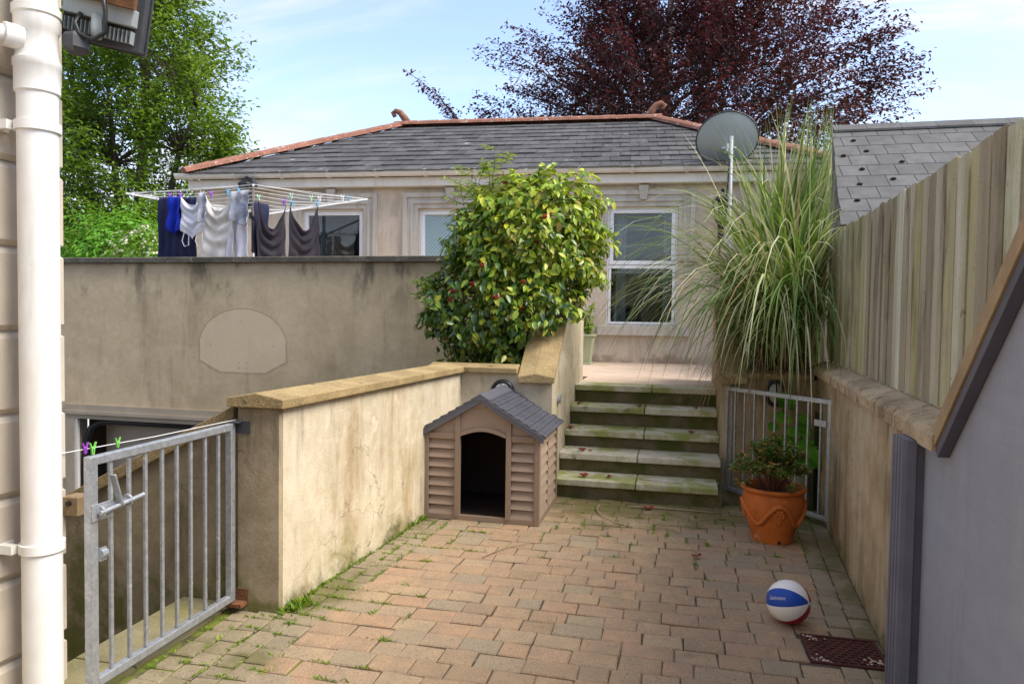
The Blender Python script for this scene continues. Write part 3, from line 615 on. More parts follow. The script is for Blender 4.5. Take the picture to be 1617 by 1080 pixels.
for wi, (a, b) in enumerate(WINS):
    m = MB(); zb = 2.56
    band(m, a - .001, b + .001, WZ1 + .001, zb, .075, .022); band(m, a - .0765, b + .0765, WZ1 + .0765, zb, .045, .05); band(m, a - .122, b + .122, WZ1 + .122, zb, .06, .036); band(m, a - .183, b + .183, WZ1 + .183, zb, .07, .07)
    su = m.build('window_surround', 'facade_trim', bl)
    c = (a + b) / 2; MB().prism([(c - .055, WZ1 + .10), (c + .055, WZ1 + .10), (c + .08, WZ1 + .335), (c - .08, WZ1 + .335)], 'y', -.10, -.003).build('keystone', 'facade_trim', su, bevel=.006)
    for xx in (a - .185, b + .185):
        mm = MB(); mm.box(xx - .085, xx + .085, -.10, -.003, zb - .045, zb - .002)
        for k in range(4): mm.box(xx - .072 + k * .037, xx - .072 + k * .037 + .032, -.07, -.003, zb - .22, zb - .047)
        mm.build('corbel', 'facade_trim', su)
    B(a - .14, b + .20, -.07, .12, WZ0 - .16, WZ0 - .002).build('window_sill', 'facade_trim', bl, bevel=.008, label=None)
    fr = MB(); f0, f1 = .07, .14
    def rect(m, x0, x1, z0, z1, t, y0, y1):
        m.box(x0, x1, y0, y1, z1 - t, z1); m.box(x0, x1, y0, y1, z0, z0 + t); m.box(x0, x0 + t, y0, y1, z0 + t, z1 - t); m.box(x1 - t, x1, y0, y1, z0 + t, z1 - t)
    zm = 2.55
    rect(fr, a + .001, b - .001, WZ0 + .001, WZ1 - .001, .035, f0, f1 + .02); wn = fr.build('window', 'upvc', bl, bevel=.004)
    ua = MB(); rect(ua, a + .038, b - .038, zm - .03, WZ1 - .038, .062, f0 - .012, f1); ua.build('sash', 'upvc', wn, bevel=.004)
    la = MB(); rect(la, a + .012, b - .012, WZ0 + .003, zm - .034, .060, f0 + .0, f1 - .01); la.build('sash', 'upvc', wn, bevel=.004)
    g_ = 'obscure_glass' if wi == 1 else GLASS
    B(a + .10, b - .10, .10, .108, zm + .032, WZ1 - .10).build('pane', g_, wn); B(a + .072, b - .072, .105, .113, WZ0 + .063, zm - .094).build('pane', g_, wn)
    if wi != 1:
        B(a - .3, b + .3, 1.2, 1.25, WZ0 - .3, WZ1 + .2).box(a - .3, a - .25, .31, 1.2, WZ0 - .3, WZ1 + .2).box(b + .25, b + .3, .31, 1.2, WZ0 - .3, WZ1 + .2).box(a - .3, b + .3, .31, 1.2, WZ1 + .15, WZ1 + .2).box(a - .3, b + .3, .31, 1.2, WZ0 - .3, WZ0 - .25).build('room_lining', 'room', wn)
        for (c0, c1) in ((a + .14, a + .33), (b - .22, b - .06)):
            n = 16; vs = []; fs = []
            for i in range(n + 1):
                xx = c0 + (c1 - c0) * i / n; yy = .32 + .035 * math.sin(i * 1.9)
                vs += [(xx, yy, WZ0), (xx * .8 + (c0 + c1) * .1, yy, zm + .1), (xx, yy, WZ1)]
            for i in range(n):
                for k in range(2): fs.append((i * 3 + k, i * 3 + 3 + k, i * 3 + 4 + k, i * 3 + 1 + k))
            MB().add(vs, fs).build('curtain', 'curtain', wn, smooth=True)
# ---- wall lanterns
def lantern(lx, ly, lz, label):
    t = thing('wall_lantern', (lx, ly, lz), label, 'lantern', 'black lanterns on the bungalow wall')
    m = MB(); m.lathe([(.01, .34), (.03, .33), (.035, .29), (.16, .20), (.17, .185), (.15, .18)], 6, (lx, ly, lz)); m.ball((lx, ly, lz + .36), .03); m.build('roof_cap', 'black_metal', t)
    MB().lathe([(.145, .178), (.085, -.13)], 6, (lx, ly, lz)).build('glass_panes', glassmat('lantern_glass', (.5, .5, .5), .1) if 'lantern_glass' not in bpy.data.materials else bpy.data.materials['lantern_glass'], t)
    m = MB()
    for k in range(6):
        a = k * math.pi / 3; m.tube([(lx + .148 * math.cos(a), ly + .148 * math.sin(a), lz + .18), (lx + .088 * math.cos(a), ly + .088 * math.sin(a), lz - .13)], .012, 5)
    m.lathe([(.095, -.12), (.10, -.14), (.05, -.19), (.015, -.24)], 6, (lx, ly, lz)); m.build('cage', 'black_metal', t)
    MB().tube([(lx, ly, lz - .22), (lx, ly + .05, lz - .32), (lx, ly + .18, lz - .34), (lx, ly + .26, lz - .28)], .016, 6).box(lx - .05, lx + .05, ly + .25, ly + .275, lz - .42, lz - .14).build('bracket', 'black_metal', t)
    return t
lantern(-7.28, 11.02, 3.66, 'black wall lantern behind the pole of the rotary airer')
lantern(.66, 11.66, 3.30, 'black wall lantern half hidden by the tall grass, below the dish')
# ---- satellite dish on its pole
sdh = thing('satellite_dish', (.76, 11.5, .905), 'grey satellite dish on a galvanised pole above the gutter', 'satellite dish')
MB().tube([(.76, 11.5, .905), (.76, 11.5, 4.45)], .03, 10).build('pole', 'dish_grey', sdh, smooth=True)
vs = []; fs = []; nrg, nsg = 8, 40; dn = Vector((-.10, .86, .50)).normalized(); da = dn.cross(Vector((0, 0, 1))).normalized(); db = da.cross(dn)
dc = Vector((.72, 11.66, 4.42))
for side in (0, 1):
    for i in range(nrg + 1):
        rr = i / nrg
        for k in range(nsg):
            a = 2 * math.pi * k / nsg; vs.append(dc + da * (.465 * rr * math.cos(a)) + db * (.42 * rr * math.sin(a)) + dn * (.085 * rr * rr + side * .01))
o_ = (nrg + 1) * nsg
for side in (0, 1):
    for i in range(nrg):
        for k in range(nsg):
            k2 = (k + 1) % nsg; q = (i * nsg + k, i * nsg + k2, (i + 1) * nsg + k2, (i + 1) * nsg + k); fs.append(tuple(x + side * o_ for x in (q if side else q[::-1])))
for k in range(nsg): k2 = (k + 1) % nsg; fs.append((nrg * nsg + k, nrg * nsg + k2, o_ + nrg * nsg + k2, o_ + nrg * nsg + k))
MB().add(vs, fs).build('reflector', 'dish_grey', sdh, smooth=True, autosm=40)
MB().tube([dc + da * (.475 * math.cos(a)) + db * (.43 * math.sin(a)) + dn * .09 for a in [2 * math.pi * k / 40 for k in range(41)]], .012, 6, cap=False).build('rim', 'dark_metal', sdh, smooth=True)
MB().box(.66, .80, 11.53, 11.64, 4.20, 4.32).tube([(.62, 11.5, 4.27), (.84, 11.5, 4.27)], .018, 6).tube([(.70, 11.46, 4.22), (.70, 11.46, 4.33)], .02, 6).build('bracket', 'galvanised', sdh)
MB().tube([dc - db * .40 + dn * .06, dc - db * .46 + dn * .3, dc - db * .35 + dn * .55], .016, 6).build('feed_arm', 'dark_metal', sdh)
MB().tube([(.74, 11.47, 4.1), (.72, 11.46, 3.7), (.70, 11.6, 3.4), (.62, 11.62, 2.6)], .012, 6).build('cable', 'black_metal', sdh)
# ---- right-hand outbuilding
ob = thing('outbuilding', (3.6, 10.4, .8), 'grey slate roofed outbuilding behind the fence with moss dots on its tiles', 'outbuilding')
OY0, OZ0, OY1, OZ1 = 8.7, 2.72, 11.0, 4.36; OX0, OX1 = 1.83, 6.6
oz = lambda y: OZ0 + (OZ1 - OZ0) * (y - OY0) / (OY1 - OY0)
ox = lambda y: OX0 - .05 + .32 * (y - OY0) / (OY1 - OY0)
MB().hexa([(OX0 + .16, 9, .82), (OX1, 9, .82), (OX1, 13, .82), (OX0 + .55, 13, .82), (OX0 + .16, 9, 2.7), (OX1, 9, 2.7), (OX1, 13, 2.7), (OX0 + .55, 13, 2.7)]).build('wall', 'facade_render', ob)
MB().add([(ox(OY0), OY0, OZ0), (OX1, OY0, OZ0), (OX1, OY1, OZ1), (ox(OY1), OY1, OZ1), (OX1, 13.3, OZ0), (OX0 + .45, 13.3, OZ0)], [(0, 1, 2, 3), (2, 4, 5, 3), (0, 3, 5), (1, 4, 2), (0, 5, 4, 1)]).build('roof', 'fibre_slate', ob)
for r_ in range(9):
    y0 = OY0 + r_ * .2555 - .015; y1 = min(y0 + .285, OY1); x = OX0 + (0 if r_ % 2 else -.16)
    while x < 4.7:
        x2 = x + .325; a0 = max(x + .004, ox(y0)); a1 = max(x + .004, ox(y1))
        if x2 - a0 > .03:
            q = [(a0, y0, oz(y0) + .012), (x2 - .004, y0, oz(y0) + .012), (x2 - .004, y1, oz(y1) + .004), (a1, y1, oz(y1) + .004)]
            MB().hexa(q + [(p[0], p[1], p[2] + .013) for p in q]).build('slate', 'fibre_slate', ob)
        x = x2
for i in range(6):
    x0 = ox(OY1) + i * .44; MB().prism([(OY1 - .15, OZ1 - .07), (OY1, OZ1 + .035), (OY1 + .15, OZ1 - .07), (OY1 + .15, OZ1 - .04), (OY1, OZ1 + .065), (OY1 - .15, OZ1 - .04)], 'x', x0, x0 + .435).build('ridge_tile', 'fibre_slate', ob)
for (x, y) in ((2.15, 9.5), (2.25, 9.85), (2.1, 10.2), (2.4, 10.3), (2.55, 9.6), (2.05, 9.15), (2.3, 10.6), (2.75, 10.0)):
    MB().ball((x, y, oz(y) + .03), .03, 8, 5, sc=(1.2, 1.2, .7)).build('moss_clump', 'soil', ob)
# ================================================================== FENCE
fn = thing('timber_fence', (1.2, 4.6, 1.2), 'tall weathered vertical board fence standing on the right wall coping', 'fence')
FX = lambda y: 1.115 + (y - 3.157) * .0694
yy = 1.5
while yy < 7.3:
    d = rng.choice([.115, .135, .145, .15]) * (1.05 if yy < 3.6 else .92); ex = rng.choice([0, .003, .009]); top = 2.43 - .0275 * (6.5 - yy) + rng.uniform(-.010, .010); le = rng.uniform(-.003, .003)
    ya, yb = yy + .007, yy + d - .007; x0 = FX(ya) + ex; x1 = FX(yb) + ex; zb = 1.272 if yy > 2.96 else 1.0
    MB().hexa([(x0, ya, zb), (x0 + .020, ya, zb), (x1 + .020, yb, zb), (x1, yb, zb), (x0, ya + le, top), (x0 + .020, ya + le, top), (x1 + .020, yb + le, top), (x1, yb + le, top)]).build('plank', 'fence_wood', fn, bevel=.003)
    B(FX(yb) + .050, FX(yb) + .062, yb - .03, yb + .03, zb, top - .03).build('cover_strip', 'fence_wood', fn)
    yy += d
for z in (1.45, 1.9, 2.25): MB().bar((FX(1.5) + .084, 1.5, z), (FX(7.3) + .084, 7.3, z), .04, .08).build('rail', 'fence_wood', fn)
# ================================================================== GREY PANELLED LEAN-TO ON THE RIGHT EDGE
ln = thing('garden_shed', (1.0, 2.2, 0), 'grey painted shed side with a raking timber edge at the right of the photo', 'shed')
PX = lambda y: .992 + (y - 2.4) * .040
vs = []
for dx in (0, .03):
    vs += [(PX(y) + dx, y, z) for y, z in ((3.294, 0), (3.294, 1.15), (2.975, 1.15), (2.975, 1.21), (1.3, 2.80), (1.3, 0))]
MB().add(vs, [(0, 1, 2, 3, 4, 5), (11, 10, 9, 8, 7, 6)] + [(i, 6 + i, 6 + (i + 1) % 6, (i + 1) % 6) for i in range(6)]).build('side_panel', 'grey_board', ln)
def rakeb(x0, x1, o0, o1, name, mat):
    nv = Vector((0, .6932, .7207)); p = Vector((0, 3.0, 1.165)); q = Vector((0, 1.3, 2.80)); vs = []
    for dx0 in (x0, x1):
        for pp, o in ((p, o0), (q, o0), (q, o1), (p, o1)):
            w_ = pp + nv * o; vs.append((PX(w_.y) + dx0, w_.y, w_.z))
    return MB().add(vs, [(0, 1, 2, 3), (7, 6, 5, 4), (0, 4, 5, 1), (1, 5, 6, 2), (2, 6, 7, 3), (3, 7, 4, 0)]).build(name, mat, ln, bevel=.003)
rakeb(-.05, .05, .000, .062, 'rake_board', 'raw_timber'); rakeb(-.042, -.001, -.040, -.001, 'drip_edge', 'charcoal_trim')
m = MB(); px0 = .944
prof = [(3.452, 0.006)]
m = MB()
pts = []
for k in range(4):
    y0 = 3.44 - k * .042; pts += [(px0 + .020, y0), (px0, y0 - .004), (px0, y0 - .024), (px0 + .020, y0 - .030)]
pts += [(px0 + .016, 3.272), (px0 + .050, 3.272), (px0 + .060, 3.44)]
m.prism(pts[::-1], 'z', 0.002, 1.152).build('fluted_post', 'post_grey', ln)

B(.996, 1.036, 3.276, 3.2935, .002, 1.15).build('gap_shade', 'charcoal_trim', ln)  # dark filler box standing for the shade in the gap beside the post
# ================================================================== HOUSE ON THE LEFT (and an unseen rear wing, its height set for the light)
hs = thing('house', (-4, 0, 0), 'pale rendered house corner with deep horizontal grooves at the left edge', 'house')
B(-8, -2.645, -3.2, 2.58, -1.6, 6.2).build('wall_core', 'house_render', hs)
zg = [-1.6, -1.13, -.79, -.455, -.12, .205, .545, .882, 1.22, 1.558, 1.90, 2.24, 2.58, 2.92, 3.26, 3.6, 3.94, 6.2]
for i in range(len(zg) - 1):
    z0, z1 = zg[i] + .006, zg[i + 1] - .006; c_ = .022
    vs = []
    for (x, y) in ((-8, 2.60), (-2.62, 2.60), (-2.62, -3.2)): vs += [(x, y, z0 + c_), (x, y, z1 - c_)]
    vs = [(-8, 2.581, z0), (-8, 2.60, z0 + c_), (-8, 2.60, z1 - c_), (-8, 2.581, z1), (-2.639, 2.581, z0), (-2.62, 2.60, z0 + c_), (-2.62, 2.60, z1 - c_), (-2.639, 2.581, z1), (-2.639, -3.2, z0), (-2.62, -3.2, z0 + c_), (-2.62, -3.2, z1 - c_), (-2.639, -3.2, z1)]
    MB().add(vs, [(j, j + 4, j + 5, j + 1) for j in range(3)] + [(j + 4, j + 8, j + 9, j + 5) for j in range(3)]).build('block_course', 'house_render', hs)
m = MB(); m.box(-2.62, -1.0, -3.5, -3.2, 0, 3.3); m.box(-1.0, 1.2, -3.5, -3.2, 2.2, 3.3); m.box(1.2, 5, -3.5, -3.2, 0, 3.3); m.build('unseen_rear_wall', 'house_render', hs)  # unseen wall behind the camera, cut low so more sky light enters
fr = MB(); fr.box(-.995, -.9, -3.42, -3.3, 0, 2.19).box(1.1, 1.195, -3.42, -3.3, 0, 2.19).box(-.9, 1.1, -3.42, -3.3, 2.1, 2.19).box(.05, .15, -3.42, -3.3, 0, 2.1); dw = fr.build('patio_door', 'upvc', hs)
B(-.9, 1.1, -3.38, -3.37, 0, 2.1).build('pane', 'room', dw)
# soil pipe
px, py = -2.495, 2.36
sp = thing('soil_pipe', (px, py, 0), 'thick white plastic soil pipe running up the grooved house wall', 'drainpipe')
MB().tube([(px, py, 0), (px, py, 2.62)], .072, 36).build('lower_pipe', 'white_plastic', sp, smooth=True, autosm=40)
MB().lathe([(.072, 2.50), (.080, 2.505), (.080, 2.60), (.084, 2.605), (.084, 2.63), (.077, 2.635), (.073, 2.66), (.073, 2.74), (.080, 2.75), (.080, 2.80), (.086, 2.806), (.086, 2.835), (.078, 2.84), (.074, 2.87), (.074, 3.6)], 36, (px, py, 0)).build('socket', 'white_plastic', sp, smooth=True, autosm=40)
for z in (2.37, .69):
    m = MB(); m.lathe([(.0725, z - .02), (.082, z - .018), (.082, z + .018), (.0725, z + .02)], 36, (px, py, 0)); m.box(px - .13, px - .06, py - .085, py - .055, z - .018, z + .018); m.box(px - .13, px - .118, py - .11, py - .02, z - .02, z + .02); m.build('pipe_clip', 'white_plastic', sp, smooth=True, autosm=40)
MB().tube([(px - .14, py - .42, 2.66), (px - .10, py - .26, 2.685), (px - .05, py - .14, 2.70), (px - .02, py - .05, 2.70)], .034, 16).build('branch_pipe', 'white_plastic', sp, smooth=True, autosm=40)
MB().tube([(px - .072, py - .19, 2.695), (px - .045, py - .13, 2.70)], .041, 16).tube([(px - .035, py - .115, 2.70), (px - .01, py - .06, 2.70)], .046, 16).build('branch_collar', 'white_plastic', sp, smooth=True, autosm=40)
# floodlight
fl = thing('floodlight', (-2.35, 2.45, 2.75), 'grey floodlight with cable and motion sensor hanging at the house corner', 'floodlight')
u_ = Vector((.93, .30, -.20)).normalized(); n_ = Vector((-.32, .93, .15)); n_ = (n_ - u_ * n_.dot(u_)).normalized(); k_ = u_.cross(n_) * -1
if k_.z < 0: k_ = -k_
f0 = Vector((-2.325, 2.50, 2.845))
def fb(m, a0, a1, b0, b1, c0, c1):
    P = lambda a, b, c: f0 + u_ * a + n_ * b + k_ * c
    return m.hexa([P(a0, b0, c0), P(a1, b0, c0), P(a1, b1, c0), P(a0, b1, c0), P(a0, b0, c1), P(a1, b0, c1), P(a1, b1, c1), P(a0, b1, c1)])
fb(MB(), -.16, .16, .02, .06, -.10, .14).build('housing', 'dark_metal', fl, bevel=.006)
fb(MB(), -.165, .165, .061, .075, -.105, .145).build('lamp_rim', 'dark_metal', fl)
for i in range(17): fb(MB(), -.135 + i * .0165, -.131 + i * .0165, -.014, .0195, -.075, -.025).build('fin', 'dish_grey', fl)
fb(MB(), -.14, .14, -.03, .0195, -.01, .06).build('driver_box', 'dish_grey', fl, bevel=.005)
fb(MB(), -.10, .15, -.06, -.031, .055, .10).build('wall_bracket', 'rust', fl)
fb(MB(), -.165, -.145, -.06, .0195, -.06, .12).fb if False else None
s0 = f0 + u_ * -.055 - n_ * .05 - k_ * .125
m = MB(); m.lathe([(.035, 0), (.05, .015), (.05, .06), (.04, .075)], 6, (s0.x, s0.y, s0.z - .04), cap=True); m.build('sensor', 'dark_metal', fl)
MB().tube([f0 - n_ * .03 - k_ * .0, f0 - n_ * .045 - k_ * .05 + u_ * .01, f0 - n_ * .05 - k_ * .09 + u_ * .02], .02, 12).build('sensor_knuckle', 'dish_grey', fl, smooth=True)
MB().tube([f0 + u_ * -.06 - n_ * .035 - k_ * .005, f0 + u_ * -.065 - n_ * .06 - k_ * .05, f0 + u_ * -.035 - n_ * .075 - k_ * .09, f0 + u_ * .02 - n_ * .075 - k_ * .10, f0 + u_ * .06 - n_ * .07 - k_ * .06, f0 + u_ * .05 - n_ * .07 + k_ * .02, f0 + u_ * .02 - n_ * .07 + k_ * .12], .009, 8).build('cable', 'black_metal', fl, smooth=True)
MB().tube([(-2.66, 2.42, 2.93), f0 - n_ * .045 + k_ * .08], .02, 8).build('arm', 'dark_metal', fl)
# ================================================================== GATES
def gate(loc, rz, L, z0, z1, bars, label):
    t = thing('metal_gate', loc, label, 'gate', 'galvanised bar gates', rz=rz); w_ = .038
    B(0, w_, -w_ / 2, w_ / 2, z0, z1).build('hinge_stile', 'galvanised', t, bevel=.004)
    B(L - w_, L, -w_ / 2, w_ / 2, z0, z1).build('lock_stile', 'galvanised', t, bevel=.004)
    B(w_, L - w_, -w_ / 2 + .001, w_ / 2 - .001, z1 - w_, z1 - .001).build('top_rail', 'galvanised', t, bevel=.004)
    B(w_, L - w_, -w_ / 2 + .001, w_ / 2 - .001, z0 + .001, z0 + w_).build('bottom_rail', 'galvanised', t, bevel=.004)
    for x in bars: B(x - .008, x + .008, -.008, .008, z0 + w_ + .001, z1 - w_ - .001).build('bar', 'galvanised', t, bevel=.003)
    return t
LGL = .985
gl = gate((-2.352, 3.425, 0), R(-90), LGL, .065, 1.045, [.125, .233, .345, .446, .548, .656, .756, .861], 'open galvanised bar gate on the left with a sliding bolt, hinged to the pillar')
# bolt and lever (on the patio side: local +y is world +x after the turn)
B(.872, .985, .0195, .026, .775, .845).build('latch_plate', 'galvanised', gl, bevel=.002)
MB().tube([(.965, .045, .81), (.72, .045, .83)], .010, 10).build('bolt', 'galvanised', gl, smooth=True, autosm=40)
MB().tube([(.955, .028, .81), (.943, .028, .81)], .026, 12).tube([(.80, .028, .823), (.79, .028, .824)], .026, 12).box(.78, .965, .020, .030, .80, .83).build('bolt_keeper', 'galvanised', gl)
MB().bar((.855, .046, .822), (.905, .052, .96), .010, .03, up=(0, 1, 0)).build('latch_lever', 'galvanised', gl, bevel=.003)
MB().bar((.93, .022, .655), (.93, .022, .60), .008, .036, up=(1, 0, 0)).tube([(.915, .022, .63), (.945, .022, .63)], .02, 10).build('padlock_eye', 'galvanised', gl)
B(-.033, .02, -.03, .045, 1.047, 1.053).box(-.036, -.031, -.03, .085, .985, 1.05).build('hinge_bracket', 'dark_metal', gl)
B(-.036, .03, -.03, .07, .035, .055).box(-.036, -.03, -.03, .075, .035, .12).build('hinge_bracket', 'rust', gl, label='rusty lower hinge bracket')
gr = gate((.472, 6.945, 0), math.atan2(6.03 - 6.945, 1.222 - .472), 1.183, .045, 1.02, [.12, .238, .355, .473, .592, .71, .83, .945, 1.07], 'open galvanised bar gate at the foot of the steps behind the terracotta pot')
B(-.02, .06, .020, .028, .03, 1.03).build('hinge_plate', 'galvanised', gr)
B(1.03, 1.145, -.030, -.0195, .80, .85).build('latch_plate', 'galvanised', gr)
MB().tube([(1.18, -.0, .825), (1.235, 0, .825)], .014, 8).tube([(1.215, -.02, .825), (1.215, .02, .825)], .012, 8).build('bolt', 'dark_metal', gr)
lb = thing('latch_block', (-2.58, 2.62, .74), 'weathered timber latch block screwed to the house corner beside the gate', 'block')
MB().chip(-2.618, -2.543, 2.585, 2.66, .745, .83, .008, .003).build('timber', 'raw_timber', lb); MB().tube([(-2.585, 2.587, .80), (-2.585, 2.574, .80)], .012, 8).build('bolt_hole', 'black_metal', lb)
# washing line from house to pillar, with its three pegs
wl = MB().tube([(-2.62, 2.55, 1.02), (-2.50, 3.0, 1.03), (-2.352, 3.46, 1.058)], .0022, 5).build('washing_line', 'line_white'); tag(wl, 'thin white washing line strung from the house corner to the pillar top', 'line')
def peg(p, mat, label, group, s=1.0, rot=0, name='clothes_peg'):
    t = thing(name, p, label, 'peg', group, rz=rot)
    for sg in (-1, 1):
        MB().add([(-.005 * s, sg * .002 * s, -.030 * s), (.005 * s, sg * .002 * s, -.030 * s), (.005 * s, sg * .005 * s, .0), (-.005 * s, sg * .005 * s, .0), (.005 * s, sg * .016 * s, .032 * s), (-.005 * s, sg * .016 * s, .032 * s)] + [(-.005 * s, sg * .006 * s, -.030 * s), (.005 * s, sg * .006 * s, -.030 * s), (.005 * s, sg * .010 * s, 0), (-.005 * s, sg * .010 * s, 0), (.005 * s, sg * .021 * s, .032 * s), (-.005 * s, sg * .021 * s, .032 * s)],
                 [(0, 1, 2, 3), (3, 2, 4, 5), (9, 8, 7, 6), (11, 10, 8, 9), (0, 6, 7, 1), (1, 7, 8, 2), (2, 8, 10, 4), (5, 11, 9, 3), (3, 9, 6, 0), (4, 10, 11, 5)]).build('jaw', mat, t)
    MB().tube([(-.006 * s, 0, .004 * s), (.006 * s, 0, .004 * s)], .007 * s, 8).build('spring', mat, t)
    return t
peg((-2.584, 2.672, 1.027), 'peg_purple', 'purple clothes peg on the low line, nearest the house', 'pegs on the low washing line', .8)
peg((-2.575, 2.705, 1.02), 'peg_green', 'green clothes peg on the low line, touching the purple one', 'pegs on the low washing line', .9)
peg((-2.545, 2.82, 1.03), 'peg_green', 'green clothes peg alone on the low line above the gate rail', 'pegs on the low washing line', .75)
# ================================================================== DOG HOUSE
dg = thing('dog_house', (-1.5, 5.86, 0), 'brown plastic dog house with slatted sides and a grey tiled roof', 'dog house')
dx0, dx1, dy0, dy1, dze, dzr = -1.978, -1.016, 5.43, 6.285, .70, .985; dm = (dx0 + dx1) / 2
for a in (dx0, dx1 - .045):
    for b in (dy0, dy1 - .045): B(a, a + .045, b, b + .045, 0, dze + .01).build('corner_post', 'dog_frame', dg, bevel=.004)
d0, d1 = -1.672, -1.290
for a in (d0 - .04, d1): B(a, a + .042, dy0 - .006, dy0 + .035, .03, .865 - .0).build('door_post', 'dog_frame', dg, bevel=.003)
B(dx0 + .0455, dx1 - .0455, dy0 + .002, dy0 + .04, .002, .045).build('sill_rail', 'dog_frame', dg, bevel=.003)
for a, b in ((dx0 + .0455, d0 - .0405), (d1 + .0425, dx1 - .0455)):
    B(a, b, dy0, dy0 + .04, .655, .705).build('front_rail', 'dog_frame', dg, bevel=.003)
    n = 8; h = (.655 - .046) / n
    for i in range(n):
        z0 = .046 + i * h; MB().prism([(dy0 + .004, z0), (dy0 + .018, z0), (dy0 + .052, z0 + h + .012), (dy0 + .044, z0 + h + .012)], 'x', a + .0005, b - .0005).build('slat', 'dog_brown', dg)
arch = []; n = 14
for i in range(n + 1): t = i / n; arch.append((d0 + .0025 + (d1 - d0 - .005) * t, .682 + .046 * math.sin(math.pi * t)))
MB().prism(arch + [(x, z + .034) for x, z in arch[::-1]], 'y', dy0 - .004, dy0 + .036).build('door_arch', 'dog_frame', dg)
ri = lambda x: dze + (dzr - dze) * (1 - abs(x - dm) / (dm - dx0))
MB().prism([(x, z + .035) for x, z in arch] + [(d1 - .002, ri(d1)), (dm, ri(dm)), (d0 + .002, ri(d0))], 'y', dy0 + .012, dy0 + .03).build('gable_panel', 'dog_brown', dg)
MB().prism([(dx0 + .01, .706), (d0 - .041, .706), (d0 - .041, ri(d0 - .041)), (dx0 + .01, ri(dx0 + .01))], 'y', dy0 + .014, dy0 + .03).build('gable_panel', 'dog_brown', dg)
MB().prism([(d1 + .043, .706), (dx1 - .01, .706), (dx1 - .01, ri(dx1 - .01)), (d1 + .043, ri(d1 + .043))], 'y', dy0 + .014, dy0 + .03).build('gable_panel', 'dog_brown', dg)
MB().prism([(dm - .045, ri(dm - .045) - .04), (dm + .045, ri(dm + .045) - .04), (dm, dzr + .005)], 'y', dy0 - .012, dy0 + .011).build('gable_cap', 'dog_frame', dg)
ymid = (dy0 + dy1) / 2
for sx_, s2 in ((dx1, 1), (dx0, -1)):
    B(sx_ - .04 if s2 > 0 else sx_ + .002, sx_ - .002 if s2 > 0 else sx_ + .04, dy0 + .0455, dy1 - .0455, .002, .05).build('side_rail', 'dog_frame', dg)
    B(sx_ - .035 if s2 > 0 else sx_ + .010, sx_ - .010 if s2 > 0 else sx_ + .035, ymid - .012, ymid + .012, .051, .70).build('mullion', 'dog_frame', dg)
    for a, b in ((dy0 + .046, ymid - .0125), (ymid + .0125, dy1 - .046)):
        n = 8; h = (.70 - .052) / n
        for i in range(n):
            z0 = .052 + i * h; o = sx_ - s2 * .003; MB().prism([(o, z0), (o - s2 * .014, z0), (o - s2 * .046, z0 + h + .010), (o - s2 * .038, z0 + h + .010)], 'y', a, b).build('slat', 'dog_brown', dg)
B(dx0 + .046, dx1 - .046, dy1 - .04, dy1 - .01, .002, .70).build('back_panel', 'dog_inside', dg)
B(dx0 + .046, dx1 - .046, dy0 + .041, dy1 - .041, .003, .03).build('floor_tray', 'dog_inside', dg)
rk_ = (dzr - dze) / (dm - dx0)     # roof rake
for s2 in (1, -1):
    e = dm + s2 * (dm - dx0 + .03); ez = dze - .03 * rk_ + .012; rzv = dzr + .012
    MB().prism([(e, ez), (dm, rzv), (dm, rzv + .016), (e, ez + .016)] if s2 > 0 else [(e, ez), (e, ez + .016), (dm, rzv + .016), (dm, rzv)], 'y', dy0 - .035, dy1 + .035).build('roof_sheet', 'dog_roof', dg)
    MB().prism([(e, ez - .035), (dm, rzv - .035), (dm, rzv - .001), (e, ez - .001)] if s2 > 0 else [(e, ez - .035), (e, ez - .001), (dm, rzv - .001), (dm, rzv - .035)], 'y', dy0 - .034, dy0 - .013).build('bargeboard', 'dog_roof', dg)
    rows_, cols = 8, 13; Lr = (dm - dx0 + .03); wy = (dy1 - dy0 + .07) / cols
    for r_ in range(rows_):
        t0, t1 = 1.0 - r_ / rows_, 1.0 - (r_ + 1) / rows_ - .012
        for c_ in range(cols):
            y0 = dy0 - .035 + c_ * wy; ym = y0 + wy / 2
            P = lambda t, y, h: (dm + s2 * Lr * t, y, rzv + .016 - Lr * t * rk_ + h)
            lo = .022; ov = .020
            # tile with a pointed lower corner, the tiles of a row set a little apart
            vs = [P(t0 + ov * .2, y0 + .010, lo), P(t0 + ov * 2.2, y0 + wy * .42, lo), P(t0 + ov * 1.6, y0 + wy - .006, lo), P(t1, y0 + wy - .004, .001), P(t1, y0 + .006, .001)]
            vb = [(x, y, z - .014) for x, y, z in vs]
            MB().add(vs + vb, [(0, 1, 2, 3, 4) if s2 > 0 else (4, 3, 2, 1, 0), (0, 5, 6, 1), (1, 6, 7, 2), (2, 7, 8, 3), (4, 9, 5, 0)]).build('roof_tile', 'dog_roof', dg)
MB().prism([(dm - .07, dzr - .07 * rk_ + .048), (dm, dzr + .05), (dm + .07, dzr - .07 * rk_ + .048), (dm + .07, dzr - .07 * rk_ + .030), (dm - .07, dzr - .07 * rk_ + .030)], 'y', dy0 - .037, dy1 + .037).build('ridge_cap', 'dog_roof', dg, bevel=.004)
